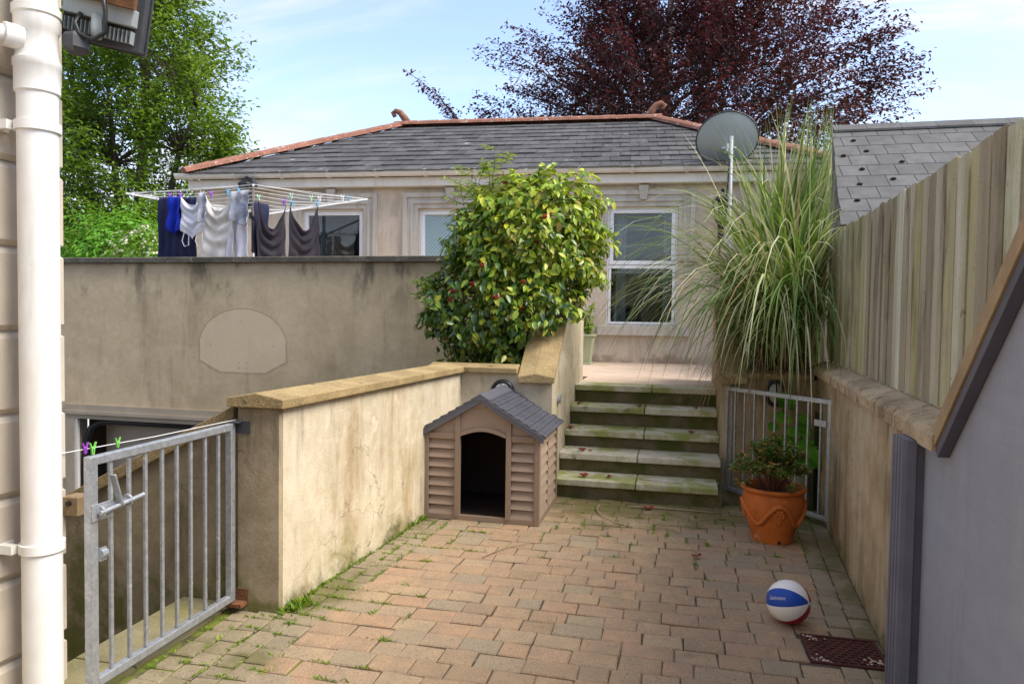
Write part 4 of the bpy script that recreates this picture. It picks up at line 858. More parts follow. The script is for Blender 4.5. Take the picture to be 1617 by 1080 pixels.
# ================================================================== TERRACOTTA POT WITH SHRUB
pc = (.735, 5.60)
pt = thing('terracotta_pot', (pc[0], pc[1], 0), 'orange terracotta pot with moulded garlands holding a small red-tipped shrub', 'plant pot')
prf = [(.0, 0), (.145, 0), (.150, .012), (.148, .03), (.160, .08), (.190, .16), (.212, .24), (.220, .30), (.214, .345), (.206, .362), (.208, .372), (.228, .38), (.236, .392), (.232, .406), (.216, .410), (.206, .404), (.200, .37), (.195, .34)]
MB().lathe(prf, 48, (*pc, 0)).build('pot', 'terracotta', pt, smooth=True, autosm=60)
MB().lathe([(.001, .352), (.10, .358), (.199, .345)], 24, (*pc, 0)).build('soil', 'soil', pt, smooth=True)
def prad(z):
    for (r0, z0), (r1, z1) in zip(prf[1:], prf[2:13]):
        if z0 <= z <= z1: return r0 + (r1 - r0) * (z - z0) / max(z1 - z0, 1e-6)
    return .2
gpts = []
for i in range(97):
    a = 2 * math.pi * i / 96; z = .225 + .075 * math.sin(4 * a + 1.2); r_ = prad(z) + .004; gpts.append((pc[0] + r_ * math.cos(a), pc[1] + r_ * math.sin(a), z))
MB().tube(gpts, .017, 8, cap=False).build('garland', 'terracotta', pt, smooth=True)
for q in range(4):
    a0 = 2 * math.pi * q / 4 + (.5 * math.pi - 1.2) / 4 ; m = MB()
    for i, cnt in enumerate((2, 3, 3, 2, 1)):
        for j in range(cnt):
            z = .262 - i * .021; a = a0 + (j - (cnt - 1) / 2) * .105 + rng.uniform(-.02, .02); r_ = prad(z)
            m.ball((pc[0] + r_ * math.cos(a), pc[1] + r_ * math.sin(a), z), .017, 8, 6)
    m.build('grape_cluster', 'terracotta', pt, smooth=True)
MB().tube([(pc[0] + .03, pc[1] - .1475, .022), (pc[0] + .03, pc[1] - .152, .022)], .012, 10).build('drain_hole', 'black_metal', pt)
tips = []; m = MB()
for i in range(70):
    a = rng.uniform(0, 2 * math.pi); r0 = .10 * math.sqrt(rng.random()); r1 = rng.uniform(.03, .275); h = .76 - .20 * (r1 / .27) ** 2 + rng.uniform(-.14, .03)
    b = Vector((pc[0] + r0 * math.cos(a), pc[1] + r0 * math.sin(a), .352)); e = Vector((pc[0] - .02 + r1 * 1.05 * math.cos(a), pc[1] + r1 * math.sin(a), h)); md = b.lerp(e, .55) + Vector((0, 0, .05))
    m.tube([b, md, e], .0035, 5, r1=.0018); tips += [(e, 1.0), (md.lerp(e, .6), .8), (md.lerp(e, .3), .5)]
m.build('stem', 'stem_brown', pt)
P_, N_, D_ = [], [], []
for e, k in tips:
    for j in range(int(15 * k)):
        d = Vector(randdir(1)[0]); d.z = abs(d.z) * .6; P_.append(e + Vector(randdir(1)[0]) * .016); D_.append(d); N_.append(Vector((0, 0, 1)) + Vector(randdir(1)[0]) * .6)
n = len(P_); leaves('foliage', np.array(P_), unit(np.array(N_)), np.array(D_), nr.uniform(.032, .052, n), nr.uniform(.016, .025, n), LEAF_POT, pt)
# ================================================================== VINE POT BEHIND THE GATE
vp = thing('vine_pot', (1.08, 6.68, 0), 'sage pot of bright green large leaved climber in the corner behind the gate', 'potted plant')
MB().lathe([(.001, 0), (.10, 0), (.12, .20), (.135, .30), (.15, .305), (.15, .34), (.135, .34), (.12, .28)], 28, (1.04, 6.66, 0)).build('pot', 'sage_pot', vp, smooth=True, autosm=50)
MB().lathe([(.001, .30), (.125, .30)], 16, (1.04, 6.66, 0)).build('soil', 'soil', vp)
m = MB()
stemp = [[(1.04, 6.66, .3), (1.0, 6.7, .6), (.95, 6.76, .85), (.93, 6.78, 1.0)], [(1.05, 6.66, .3), (1.10, 6.7, .55), (1.12, 6.72, .75)], [(1.02, 6.65, .3), (1.12, 6.60, .5), (1.18, 6.58, .62)]]
for s_ in stemp: m.tube(s_, .006, 6)
m.build('stem', 'stem_green', vp)
vm = None
spots_v = [(.92, 6.74, 1.0), (.99, 6.72, .97), (.90, 6.75, .92), (1.06, 6.72, .93), (.94, 6.72, .83), (1.0, 6.70, .80), (1.08, 6.7, .82), (.98, 6.68, .70), (1.06, 6.68, .73), (1.13, 6.68, .70), (.94, 6.66, .62), (1.02, 6.66, .62), (1.10, 6.64, .60), (1.16, 6.6, .62), (1.02, 6.6, .52), (1.10, 6.56, .54), (1.17, 6.54, .56), (1.21, 6.5, .52), (1.15, 6.5, .46), (.90, 6.7, .72), (1.19, 6.56, .46), (1.05, 6.6, .42), (.98, 6.64, .5)]
for p in spots_v:
    d = Vector((rng.uniform(-1, 1), rng.uniform(-1, .1), rng.uniform(-.7, .1))); nv = Vector((rng.uniform(-.3, .3), -.55, .8)).normalized(); L = rng.uniform(.105, .165)
    V, F = leaf_geo(np.array([p]), np.array([nv]), np.array([d]), np.array([L]), np.array([L * 1.25]), fold=.2, curl=.12)
    npmesh('leaf', V, F, np.full(7, rng.random()), LEAF_VINE, vp)
# ================================================================== GREEN TROUGH POT ON THE TERRACE
tp = thing('trough_pot', (-1.47, 11.25, .905), 'sage green square pot with lime leaved plant beside the tall window', 'potted plant')
def frustum(m, cx_, cy_, z0, z1, h0, h1): return m.hexa([(cx_ - h0, cy_ - h0, z0), (cx_ + h0, cy_ - h0, z0), (cx_ + h0, cy_ + h0, z0), (cx_ - h0, cy_ + h0, z0), (cx_ - h1, cy_ - h1, z1), (cx_ + h1, cy_ - h1, z1), (cx_ + h1, cy_ + h1, z1), (cx_ - h1, cy_ + h1, z1)])
frustum(MB(), -1.47, 11.25, .94, 1.34, .155, .205).build('pot', 'sage_pot', tp, bevel=.006)
frustum(MB(), -1.47, 11.25, 1.341, 1.375, .225, .228).build('rim', 'sage_pot', tp, bevel=.006); frustum(MB(), -1.47, 11.25, .906, .939, .175, .17).build('foot', 'sage_pot', tp, bevel=.006)
MB().tube([(-1.42 + .05 * math.cos(a), 11.055, 1.23 + .06 * math.sin(a)) for a in [2 * math.pi * k / 16 for k in range(17)]], .008, 6, cap=False).build('ring_moulding', 'sage_pot', tp)
m = MB(); P_, D_, N_ = [], [], []
for i in range(16):
    a = rng.uniform(0, 6.28); r1 = rng.uniform(.05, .24); e = Vector((-1.47 + r1 * math.cos(a), 11.25 + r1 * math.sin(a), 1.37 + rng.uniform(.15, .48))); b = Vector((-1.47 + .1 * math.cos(a), 11.25 + .1 * math.sin(a), 1.37))
    m.tube([b, b.lerp(e, .5) + Vector((0, 0, .05)), e], .006, 5)
    for j in range(26):
        q = b.lerp(e, rng.uniform(.25, 1.05)); P_.append(q + Vector(randdir(1)[0]) * .03); D_.append(Vector(randdir(1)[0]) + Vector((0, 0, -.2))); N_.append(Vector((0, -.3, 1)) + Vector(randdir(1)[0]) * .6)
m.build('stem', 'stem_green', tp); n = len(P_)
leaves('foliage', np.array(P_), unit(np.array(N_)), np.array(D_), nr.uniform(.06, .10, n), nr.uniform(.045, .07, n), LEAF_LIME, tp)
# ================================================================== BALL
bc = Vector((.628, 4.07, .115)); br = .115
bt = thing('ball', (bc.x, bc.y, 0), 'white, blue and red panelled ball lying on the paving', 'ball')
ax = Vector((.80, -.50, .22)).normalized(); e1 = ax.cross(Vector((0, 0, 1))).normalized(); e2 = ax.cross(e1)
if e2.z < 0: e2 = -e2
def bp(th, ph, r=br): return bc + (ax * math.cos(th) + (e2 * math.cos(ph) + e1 * math.sin(ph)) * math.sin(th)) * r
# panels: angles measured from 'up' round the axis
if e1.y > 0: e1 = -e1         # e1 now points towards the viewer
for k, (p0, p1, mt) in enumerate(((-20, 38, 'ball_white'), (38, 88, 'ball_blue'), (88, 134, 'ball_white'), (134, 202, 'ball_red'), (202, 262, 'ball_white'), (262, 340, 'ball_red'))):
    vs = []; fs = []; nt_, np_ = 24, 10
    for i in range(nt_ + 1):
        for j in range(np_ + 1):
            vs.append(bp(math.pi * i / nt_, R(p0 + (p1 - p0) * j / np_)))
    for i in range(nt_):
        for j in range(np_): a = i * (np_ + 1) + j; fs.append((a, a + 1, a + np_ + 2, a + np_ + 1))
    MB().add(vs, fs).build('ball_panel', mt, bt, smooth=True)
MB().tube([bp(.0, 0, br - .002), bp(.0, 0, br + .0006)], .008, 12).build('valve', 'ball_white', bt)
tcv = bpy.data.curves.new('lettering', 'FONT'); tcv.body = 'Geinton'; tcv.shear = .35; tcv.size = .030; tcv.offset = -.0003; tcv.align_x = 'CENTER'; tcv.resolution_u = 3
tob = bpy.data.objects.new('tmp', tcv); COL.objects.link(tob); bpy.context.view_layer.update()
tme = bpy.data.meshes.new_from_object(tob.evaluated_get(bpy.context.evaluated_depsgraph_get())); COL.objects.unlink(tob); bpy.data.objects.remove(tob)
m = MB(); tv = []
for v in tme.vertices:
    th = R(97) - v.co.x / br; ph = R(66) - (v.co.y - .008) / br
    tv.append(bp(th, ph, br + .0007))
if tme.polygons: m.add(tv, [tuple(p.vertices) for p in tme.polygons]).build('lettering', 'ball_white', bt)
# ================================================================== DRAIN GRATE
dgx = thing('drain_grate', (.85, 3.79, 0), 'rust brown cast iron drain grate set in the paving near the ball', 'drain')
x0, x1, y0, y1 = .672, 1.03, 3.632, 3.948; zt = -.004
MB().box(x0, x1, y0, y1, -.0095, -.0085).build('drain_void', 'black_metal', dgx)
m = MB(); t_ = .014; m.box(x0, x1, y0, y0 + t_, -.008, zt + .006); m.box(x0, x1, y1 - t_, y1, -.008, zt + .006); m.box(x0, x0 + t_, y0 + t_, y1 - t_, -.008, zt + .006); m.box(x1 - t_, x1, y0 + t_, y1 - t_, -.008, zt + .006); m.build('grate_rim', 'grate_iron', dgx)
nrw = 10; hy = (y1 - y0 - 2 * t_) / nrw
for i in range(nrw):
    yb = y0 + t_ + i * hy
    if i: B(x0 + t_, x1 - t_, yb - .0065, yb + .0065, -.008, zt + .004).build('grate_bar', 'grate_iron', dgx)
    m = MB(); xx = x0 + t_ + (.0 if i % 2 else .022)
    while xx < x1 - t_ - .01: m.box(xx, xx + .014, yb + .007, yb + hy - .007, -.008, zt + .0035); xx += .044
    m.build('grate_web', 'grate_iron', dgx, kind='stuff')
ps = MB()
for i in range(46):
    a, b = rng.choice([(x0 + .03, y1 - .03), (x0 + .05, y0 + .04), (x1 - .05, y0 + .07)]); ps.ball((min(max(a + rng.gauss(0, .035), x0 + .01), x1 - .01), min(max(b + rng.gauss(0, .02), y0 + .01), y1 - .01), -.001), rng.uniform(.004, .008), 6, 4, sc=(1.2, 1, .6))
ps.build('grit', 'pebble', dgx, kind='stuff')
# ================================================================== SMALL WALL FIXTURES
def bulkhead(c, rx, rz2, label, lens):
    t = thing('bulkhead_light', (c[0], c[1], c[2] - rz2), label, 'wall light')
    m = MB(); vs = []; fs = []; n, k = 24, 6
    def dome(m, sx_, sz_, dep, off):
        vs = []; fs = []
        for i in range(k + 1):
            f = math.pi / 2 * i / k
            for j in range(n): a = 2 * math.pi * j / n; vs.append((c[0] + sx_ * math.cos(f) * math.cos(a), c[1] - off - dep * math.sin(f), c[2] + sz_ * math.cos(f) * math.sin(a)))
        for i in range(k):
            for j in range(n): fs.append((i * n + j, i * n + (j + 1) % n, (i + 1) * n + (j + 1) % n, (i + 1) * n + j))
        m.add(vs, fs)
    dome(m, rx * .82, rz2 * .84, .06, .03); m.build('lens', lens, t, smooth=True)
    m = MB(); ring = [(c[0] + rx * math.cos(a), c[1] - .02, c[2] + rz2 * math.sin(a)) for a in [2 * math.pi * j / 28 for j in range(29)]]
    m.tube(ring, .02, 8, cap=False); m.prism([(c[0] + rx * .95 * math.cos(2 * math.pi * j / 20), c[2] + rz2 * .95 * math.sin(2 * math.pi * j / 20)) for j in range(20)], 'y', c[1] - .03, c[1]); m.build('surround', 'black_metal', t, smooth=True, autosm=45)
    m = MB(); m.tube([(c[0], c[1] - .02 - .085 * math.sin(math.pi * i / 10), c[2] + rz2 * math.cos(math.pi * i / 10)) for i in range(11)], .006, 5); m.build('guard', 'black_metal', t)
bulkhead((-1.52, 6.249, .962), .092, .095, 'round black bulkhead light on the wall just behind the dog house roof', 'lens_white')
bulkhead((.90, 6.919, .975), .075, .11, 'oval sage bulkhead light on the wall behind the right gate', 'sage_lens')
jb = thing('junction_box', (-1.05, 6.56, .84), 'small round galvanised conduit box on the stair side wall', 'junction box')
MB().tube([(-1.0685, 6.56, .88), (-1.045, 6.56, .88)], .042, 20).build('body', 'galvanised', jb, smooth=True, autosm=40); MB().tube([(-1.0445, 6.56, .88), (-1.038, 6.56, .88)], .045, 20).build('lid', 'galvanised', jb, smooth=True, autosm=40)
# ================================================================== ROTARY AIRER AND THE WASHING
AC = Vector((-6.56, 10.1, 0)); AL = 1.79
ra = thing('rotary_airer', (AC.x, AC.y, .905), 'rotary clothes airer with white arms and lines above the terrace wall', 'clothes airer')
MB().tube([(AC.x, AC.y, .905), (AC.x, AC.y, 2.6)], .024, 10).build('lower_pole', 'galvanised', ra, smooth=True); MB().tube([(AC.x, AC.y, 2.6), (AC.x, AC.y, 3.70)], .032, 10).build('upper_pole', 'dark_metal', ra, smooth=True)
MB().lathe([(.035, 3.60), (.06, 3.62), (.06, 3.68), (.03, 3.70), (.012, 3.78)], 12, (AC.x, AC.y, 0)).lathe([(.034, 3.12), (.07, 3.13), (.07, 3.22), (.034, 3.23)], 12, (AC.x, AC.y, 0)).build('hub', 'black_metal', ra)
ADIR = [Vector((math.cos(R(33 + 90 * k)), math.sin(R(33 + 90 * k)), 0)) for k in range(4)]    # 0 right-back, 1 back-left, 2 left-front, 3 towards the viewer
ATIP = [.57 - .20 + .20, .36, .42, .40]; ATZ = [3.56, 3.52, 3.40, 3.36]
def apt(k, f): k %= 4; p = AC + ADIR[k] * (AL * f); return Vector((p.x, p.y, 3.17 + (ATZ[k] - 3.17) * f))
for k in range(4): MB().bar(apt(k, .03), apt(k, 1.0), .026, .026).build('arm', 'line_white', ra)
for f in (.3, .42, .54, .66, .78, .88, .97):
    for k in range(4):
        p, q = apt(k, f), apt(k + 1, f); MB().tube([p + Vector((0, 0, .022)), p.lerp(q, .5) - Vector((0, 0, .012)), q + Vector((0, 0, .022))], .0032, 4).build('line', 'line_white', ra)
for k in range(4): MB().tube([apt(k, .98), (AC.x, AC.y, 3.66)], .004, 4).build('stay', 'line_white', ra)
def garment(name, k0, f, s0, s1, drop, mat, label, cat, folds=3, amp=.03, sag=0, edge=None, flare=0, off=0, seed=0, rib=1.0):
    """cloth hung from the line between arms k0 and k0+1 at fraction f; sag: U-shaped drape between its pegs; edge(s)->lower hem factor"""
    p, q = apt(k0, f), apt(k0 + 1, f); d = (q - p); nrm_ = Vector((d.y, -d.x, 0)).normalized(); t = d
    N, Mm = 26, 26; vs = []; fs = []
    for i in range(N + 1):
        s = i / N; ss = s0 + (s1 - s0) * s; top = p.lerp(q, ss); top = Vector((top.x, top.y, top.z + .022 - .034 * 4 * ss * (1 - ss)))
        for j in range(Mm + 1):
            r = j / Mm; hem = edge(s) if edge else 1.0; u = sag * 4 * s * (1 - s) * (1 - r) ** .7
            wv = amp * (.25 + .75 * r ** .6) * math.sin(2 * math.pi * folds * s + seed + 1.2 * r) + .012 * math.sin(9 * r * (1 + s) + seed)
            dr = rib * amp * 1.6 * math.sin(math.pi * 9 * (r - sag * .55 * 4 * s * (1 - s)) + seed * 2) * (1 if sag else 0) * (4 * s * (1 - s)) ** .6 * min(1, 2.2 * (1 - r) + .1)
            c_ = (s - .5) * flare * r
            pos = top + d * (c_ * (s1 - s0)) + nrm_ * (wv + dr + off) - Vector((0, 0, (drop * hem * r + u * drop * (1 - r) )))
            vs.append(pos)
    for i in range(N):
        for j in range(Mm): a = i * (Mm + 1) + j; fs.append((a, a + Mm + 1, a + Mm + 2, a + 1))
    o = MB().add(vs, fs).build(name, mat, None, smooth=True, solid=.004); return tag(o, label, cat, 'washing on the airer')
LF = 2   # line set between arm 2 (left) and 3 (viewer)
garment('trousers', LF, .80, .02, .42, 1.35, 'navy_cloth', 'long navy trousers hanging behind the blue and white washing', 'trousers', 5, .035, off=-.07)
garment('swim_shorts', LF, .80, .17, .295, .52, 'royal_cloth', 'bright royal blue shorts at the left of the washing', 'shorts', 1.3, .05, edge=lambda s: .92 + .15 * math.sin(math.pi * s))
cam_ = garment('camisole', LF, .80, .30, .53, .58, 'white_cloth', 'white camisole hanging upside down with its straps dangling', 'camisole', 1.5, .022, sag=.22, rib=.35, edge=lambda s: .86 + .22 * (1 - abs(2 * s - 1)), flare=-.05)
pz = apt(LF, .80).lerp(apt(LF + 1, .80), .36); pz2 = apt(LF, .80).lerp(apt(LF + 1, .80), .47)
for a, b in ((pz, -.02), (pz2, .02)):
    MB().tube([a + Vector((b - .02, 0, -.50)), a + Vector((b - .05, -.02, -.66)), a + Vector((b - .01, -.02, -.74)), a + Vector((b + .05, -.01, -.72)), a + Vector((b + .05, 0, -.52))], .007, 5).build('strap', 'white_cloth', cam_)
garment('blouse', LF, .80, .55, .80, 1.0, 'cream_cloth', 'cream draped blouse in the middle of the washing', 'blouse', 2, .035, sag=.24, flare=.3, rib=.45)
garment('skirt', LF, .78, .78, .93, 1.0, 'white_cloth', 'plain white skirt between the cream blouse and the pole', 'skirt', 2, .03, flare=.45)
garment('shirt', LF, .84, .80, .96, .46, 'print_cloth', 'small patterned grey and white shirt hanging over the white skirt', 'shirt', 2, .04, edge=lambda s: .85 + .3 * s)
garment('jumper', LF, .88, .53, .60, .42, 'print_cloth', 'narrow patterned top between the camisole and the cream blouse', 'top', 1, .03)
RF = 3   # between arm 3 (viewer) and 0 (right)
garment('dark_skirt', RF, .46, .0, .26, 1.1, 'navy_cloth', 'navy skirt hanging half behind the airer pole', 'skirt', 2, .03)
garment('towel', RF, .57, .05, .45, 1.2, 'grey_cloth', 'charcoal draped cloth next to the airer pole', 'cloth', 2.5, .03, sag=.34, flare=.14, seed=1, rib=.75)
garment('towel', RF, .57, .52, .97, 1.2, 'grey_cloth', 'charcoal draped cloth nearest the left window', 'cloth', 2.5, .03, sag=.34, flare=.14, seed=2.9, rib=.6)
GP = 'pegs on the rotary airer'
for (k0, f, s, mt, lab) in [(LF, .80, .18, 'peg_purple', 'purple peg holding the left corner of the blue shorts'), (LF, .80, .29, 'peg_purple', 'purple peg between the blue shorts and the camisole'),
    (LF, .80, .51, 'peg_white', 'white peg at the right corner of the camisole'), (LF, .80, .60, 'peg_purple', 'purple peg on the cream blouse'), (LF, .80, .76, 'peg_blue', 'blue peg at the right shoulder of the cream blouse'),
    (LF, .80, .86, 'peg_blue', 'blue peg above the patterned shirt'), (RF, .57, .07, 'peg_mint', 'mint peg at the left corner of the first charcoal cloth'), (RF, .57, .43, 'peg_purple', 'purple peg at the right corner of the first charcoal cloth'),
    (RF, .57, .55, 'peg_blue', 'blue peg at the left corner of the second charcoal cloth'), (RF, .57, .95, 'peg_blue', 'blue peg at the right corner of the second charcoal cloth'), (RF, .78, .38, 'peg_mint', 'spare mint peg, leftmost on the empty right-hand lines'),
    (RF, .78, .60, 'peg_mint', 'spare mint peg, second on the empty right-hand lines'), (RF, .78, .70, 'peg_white', 'spare white peg right of the mint pegs'), (RF, .88, .86, 'peg_white', 'spare white peg near the right arm'), (RF, .88, .93, 'peg_blue', 'spare blue peg nearest the right arm')]:
    p, q = apt(k0, f), apt(k0 + 1, f); c_ = p.lerp(q, s); peg((c_.x, c_.y, c_.z + .022 - .034 * 4 * s * (1 - s) + .02), mt, lab, GP, 1.55, math.atan2(q.y - p.y, q.x - p.x))
# ================================================================== BUSH
bu = thing('camellia_bush', (-1.65, 7.15, 1.1), 'big rounded glossy green bush with red seed heads beside the steps', 'bush')
blobs = [((-1.52, 7.15, 2.30), (.80, .62, .74)), ((-1.20, 7.15, 2.30), (.42, .5, .54)), ((-1.85, 7.05, 1.72), (.68, .58, .60)), ((-1.45, 6.95, 1.62), (.62, .50, .55)), ((-1.35, 7.1, 2.62), (.62, .5, .46))]
def blob_pts(blobs, n, shell=(.72, 1.03)):
    out_p, out_n = [], []; vol = np.array([b[1][0] * b[1][2] for b in blobs]); vol = vol / vol.sum()
    while sum(map(len, out_p)) < n:
        i = nr.choice(len(blobs), p=vol); c, r_ = np.array(blobs[i][0]), np.array(blobs[i][1]); d = randdir(400); rad = nr.uniform(*shell, 400) ** .8
        lump = 1 + .15 * np.sin(d[:, 0] * 7 + i) * np.sin(d[:, 2] * 8 + 2 * i) + .10 * np.sin(d[:, 0] * 13 + d[:, 2] * 11 + i) + .06 * np.sin(d[:, 1] * 13)
        p = c + d * r_ * (rad * lump)[:, None]; keep = np.ones(400, bool)
        for j, b in enumerate(blobs):
            if j != i: keep &= (((p - np.array(b[0])) / np.array(b[1])) ** 2).sum(1) > .62
        keep &= p[:, 2] > 1.16
        keep &= ~((p[:, 0] > -1.40) & (p[:, 2] < 1.98 - .6 * np.clip(7.3 - p[:, 1], 0, 1.4)))
        out_p.append(p[keep]); out_n.append(unit(d / r_)[keep])
    return np.concatenate(out_p)[:n], np.concatenate(out_n)[:n]
NB = 9800
bp_, bn_ = blob_pts(blobs, NB)
nn = unit(bn_ * .75 + np.array([0, -.05, .55]) + nr.normal(size=(NB, 3)) * .42); dd = unit(bn_ * .5 + np.array([0, 0, -.75]) + nr.normal(size=(NB, 3)) * .55)
LL = nr.uniform(.052, .118, NB); WW = LL * nr.uniform(.55, .72, NB)
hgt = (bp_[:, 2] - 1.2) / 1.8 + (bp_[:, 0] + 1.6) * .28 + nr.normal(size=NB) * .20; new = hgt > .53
score = -bp_[:, 1] + bn_[:, 1] * -.6 + LL * 4 + nr.random(NB) * .5; big = np.argsort(-score)[:300]; bset = np.zeros(NB, bool); bset[big] = True
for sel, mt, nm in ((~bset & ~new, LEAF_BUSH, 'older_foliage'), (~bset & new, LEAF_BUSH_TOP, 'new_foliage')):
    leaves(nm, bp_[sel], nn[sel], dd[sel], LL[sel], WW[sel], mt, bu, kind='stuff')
for i in big:
    V, F = leaf_geo(bp_[i:i + 1], nn[i:i + 1], dd[i:i + 1], LL[i:i + 1], WW[i:i + 1]); npmesh('leaf', V, F, np.full(7, rng.random()), LEAF_BUSH_TOP if new[i] else LEAF_BUSH, bu)
m = MB()
for i in range(26):
    a = rng.uniform(0, 6.28); e = Vector(bp_[rng.randrange(NB)]); b = Vector((-1.6 + .12 * math.cos(a), 7.15 + .12 * math.sin(a), 1.1)); e = b.lerp(e, .85); m.tube([b, b.lerp(e, .5) + Vector((0, 0, .12)), e], .018, 5, r1=.005)
m.build('branches', 'bark', bu)
for i in range(24):
    k = big[rng.randrange(300)] if i < 14 else rng.randrange(NB)
    p = bp_[k] + bn_[k] * .03; mm = MB()
    for j in range(9): d = randdir(1)[0] * .022; mm.ball(p + d * (1, .7, .8), .012, 6, 4)
    mm.build('seed_head', 'red_petal', bu)
# ---- feathery lime shrub poking out of the bush
def feathery(name, base, tipsl, label):
    t = thing(name, base, label, 'shrub'); P_, N_, D_ = [], [], []; m = MB()
    for tip in tipsl:
        b = Vector(base); e = Vector(tip); m.tube([b, b.lerp(e, .5) + Vector((0, 0, .08)), e], .009, 5, r1=.003)
        for j in range(16):
            q = b.lerp(e, .45 + .6 * j / 16) + Vector((0, 0, .05)); a = rng.uniform(0, 6.28); d = Vector((math.cos(a), math.sin(a) * .8, .35)); L = rng.uniform(.14, .26); q2 = q + d * L; m.tube([q, q2], .003, 4)
            for k in range(11):
                u = .15 + .85 * k / 10; s_ = d.cross(Vector((0, 0, 1))).normalized() * (1 if k % 2 else -1); P_.append(q.lerp(q2, u)); D_.append(s_ + d * .8 + Vector((0, 0, -.15))); N_.append(Vector((0, -.2, 1)) + Vector(randdir(1)[0]) * .4)
    m.build('stem', 'stem_green', t); n = len(P_)
    leaves('foliage', np.array(P_), unit(np.array(N_)), np.array(D_), nr.uniform(.06, .10, n), nr.uniform(.022, .034, n), LEAF_LIME, t)
feathery('nandina_shrub', (-1.95, 7.45, 1.12), [(-1.98, 7.40, 3.20), (-2.12, 7.35, 3.10), (-1.92, 7.3, 3.32), (-1.80, 7.3, 3.16), (-2.15, 7.2, 2.80), (-2.08, 7.1, 2.60), (-1.98, 7.2, 2.95), (-2.10, 7.0, 2.45), (-2.04, 7.2, 3.05), (-1.88, 7.2, 3.05), (-2.20, 7.1, 2.92)], 'pale feathery shrub rising above the left top of the round bush')
feathery('nandina_shrub', (-2.18, 7.3, 1.12), [(-2.62, 6.95, 1.92), (-2.56, 7.0, 1.96), (-2.48, 6.95, 1.80), (-2.45, 7.0, 1.96), (-2.40, 6.95, 1.88)], 'small pale feathery shoots sticking out low on the left of the round bush')
# ================================================================== TALL GRASS CLUMP
tg = thing('ornamental_grass', (.97, 7.45, 1.12), 'tall arching clump of striped ornamental grass in the right planter', 'grass plant')
def blade(base, az, lean, L, wd, curv, seg=10):
    d = np.array([math.cos(az) * math.sin(lean), math.sin(az) * math.sin(lean), math.cos(lean)]); side = np.array([-math.sin(az), math.cos(az), 0]); p = np.array(base); pts = []
    tw = rng.uniform(-.5, .5)
    for i in range(seg + 1):
        t = i / seg; w_ = wd * (1 - t ** 2.2) * (.55 + .45 * min(1, t * 4)) + .0012; s2 = side * math.cos(tw * t) + np.cross(d, side) * math.sin(tw * t)
        pts += [p - s2 * w_ / 2, p + s2 * w_ / 2]; d = d + np.array([0, 0, -1]) * curv * (.25 + 1.5 * t) / seg + np.array([math.cos(az), math.sin(az), 0]) * curv * .18 / seg; d = d / np.linalg.norm(d); p = p + d * L / seg
    return np.array(pts)
bl_all = []
for i in range(1150):
    kind = rng.random(); a = rng.uniform(0, 6.28); r0 = .33 * math.sqrt(rng.random()); base = (1.06 + r0 * math.cos(a) * .9, 7.5 + r0 * math.sin(a), 1.12)
    if kind < .52: az = rng.uniform(0, 6.28); lean = abs(rng.gauss(.07, .07)); L = rng.uniform(1.9, 2.75); cv = rng.choice([rng.uniform(.4, 1.2), rng.uniform(1.2, 2.6)]); az = az if rng.random() < .45 else rng.uniform(-.9, .9); wd = rng.uniform(.016, .030)
    elif kind < .72: az = math.pi + rng.uniform(-.45, 1.35); lean = rng.uniform(.08, .42); L = rng.uniform(1.8, 3.0); cv = rng.uniform(1.7, 3.8); wd = rng.uniform(.014, .026)
    else: az = -math.pi / 2 + rng.uniform(-1.0, .7); lean = rng.uniform(.10, .5); L = rng.uniform(1.3, 2.5); cv = rng.uniform(1.8, 4.0); wd = rng.uniform(.013, .024)
    x_end = math.cos(az)
    if x_end > .2: lean *= .5; cv *= .65
    bl_all.append((base, az, lean, L, wd, cv, kind))
fidx = np.array([[2 * i, 2 * i + 1, 2 * i + 3, 2 * i + 2] for i in range(10)])
bl_all.sort(key=lambda b: b[0][1] + .35 * math.sin(b[1]) - .25 * b[3] + rng.uniform(-.15, .15)); Vs, Rs = [], []
for i, b in enumerate(bl_all):
    V = blade(*b[:6])
    lim = FX(V[:, 1]) - .025; mk = V[:, 0] > lim; V[mk, 0] = lim[mk] - (V[mk, 0] - lim[mk]) * .08
    r_ = min(.999, max(0, rng.random() ** .9 * (.9 if b[6] < .52 else 1.0)))
    if i < 300:
        o = npmesh('blade', V, fidx, np.full(len(V), r_), BLADE, tg)
    else: Vs.append(V); Rs.append(np.full(len(V), r_))
F = np.concatenate([fidx + 22 * i for i in range(len(Vs))]); npmesh('blade_mass', np.concatenate(Vs), F, np.concatenate(Rs), BLADE, tg, kind='stuff')
Vs, Rs = [], []
for i in range(260):
    a = rng.uniform(0, 6.28); r0 = .32 * math.sqrt(rng.random()); V = blade((.97 + r0 * math.cos(a), 7.42 + r0 * math.sin(a), 1.12), -math.pi / 2 + rng.uniform(-1.7, 1.2), rng.uniform(.3, 1.0), rng.uniform(.5, 1.25), rng.uniform(.006, .012), rng.uniform(2.5, 5))
    mk = V[:, 0] > 1.28; V[mk, 0] = 1.28 - (V[mk, 0] - 1.28) * .1
    Vs.append(V); Rs.append(np.full(len(V), rng.random()))
npmesh('dead_blade_mass', np.concatenate(Vs), np.concatenate([fidx + 22 * i for i in range(len(Vs))]), np.concatenate(Rs), BLADE_DRY, tg, kind='stuff')
for (x, y, h) in ((1.02, 7.6, 3.62), (1.24, 7.65, 3.55), (1.27, 7.6, 3.45), (1.16, 7.7, 3.3)):
    MB().tube([(x, y, 1.12), (x + .01, y, 2.4), (x - .005, y, h)], .011, 6, r1=.008).build('cane', 'cane', tg, smooth=True)
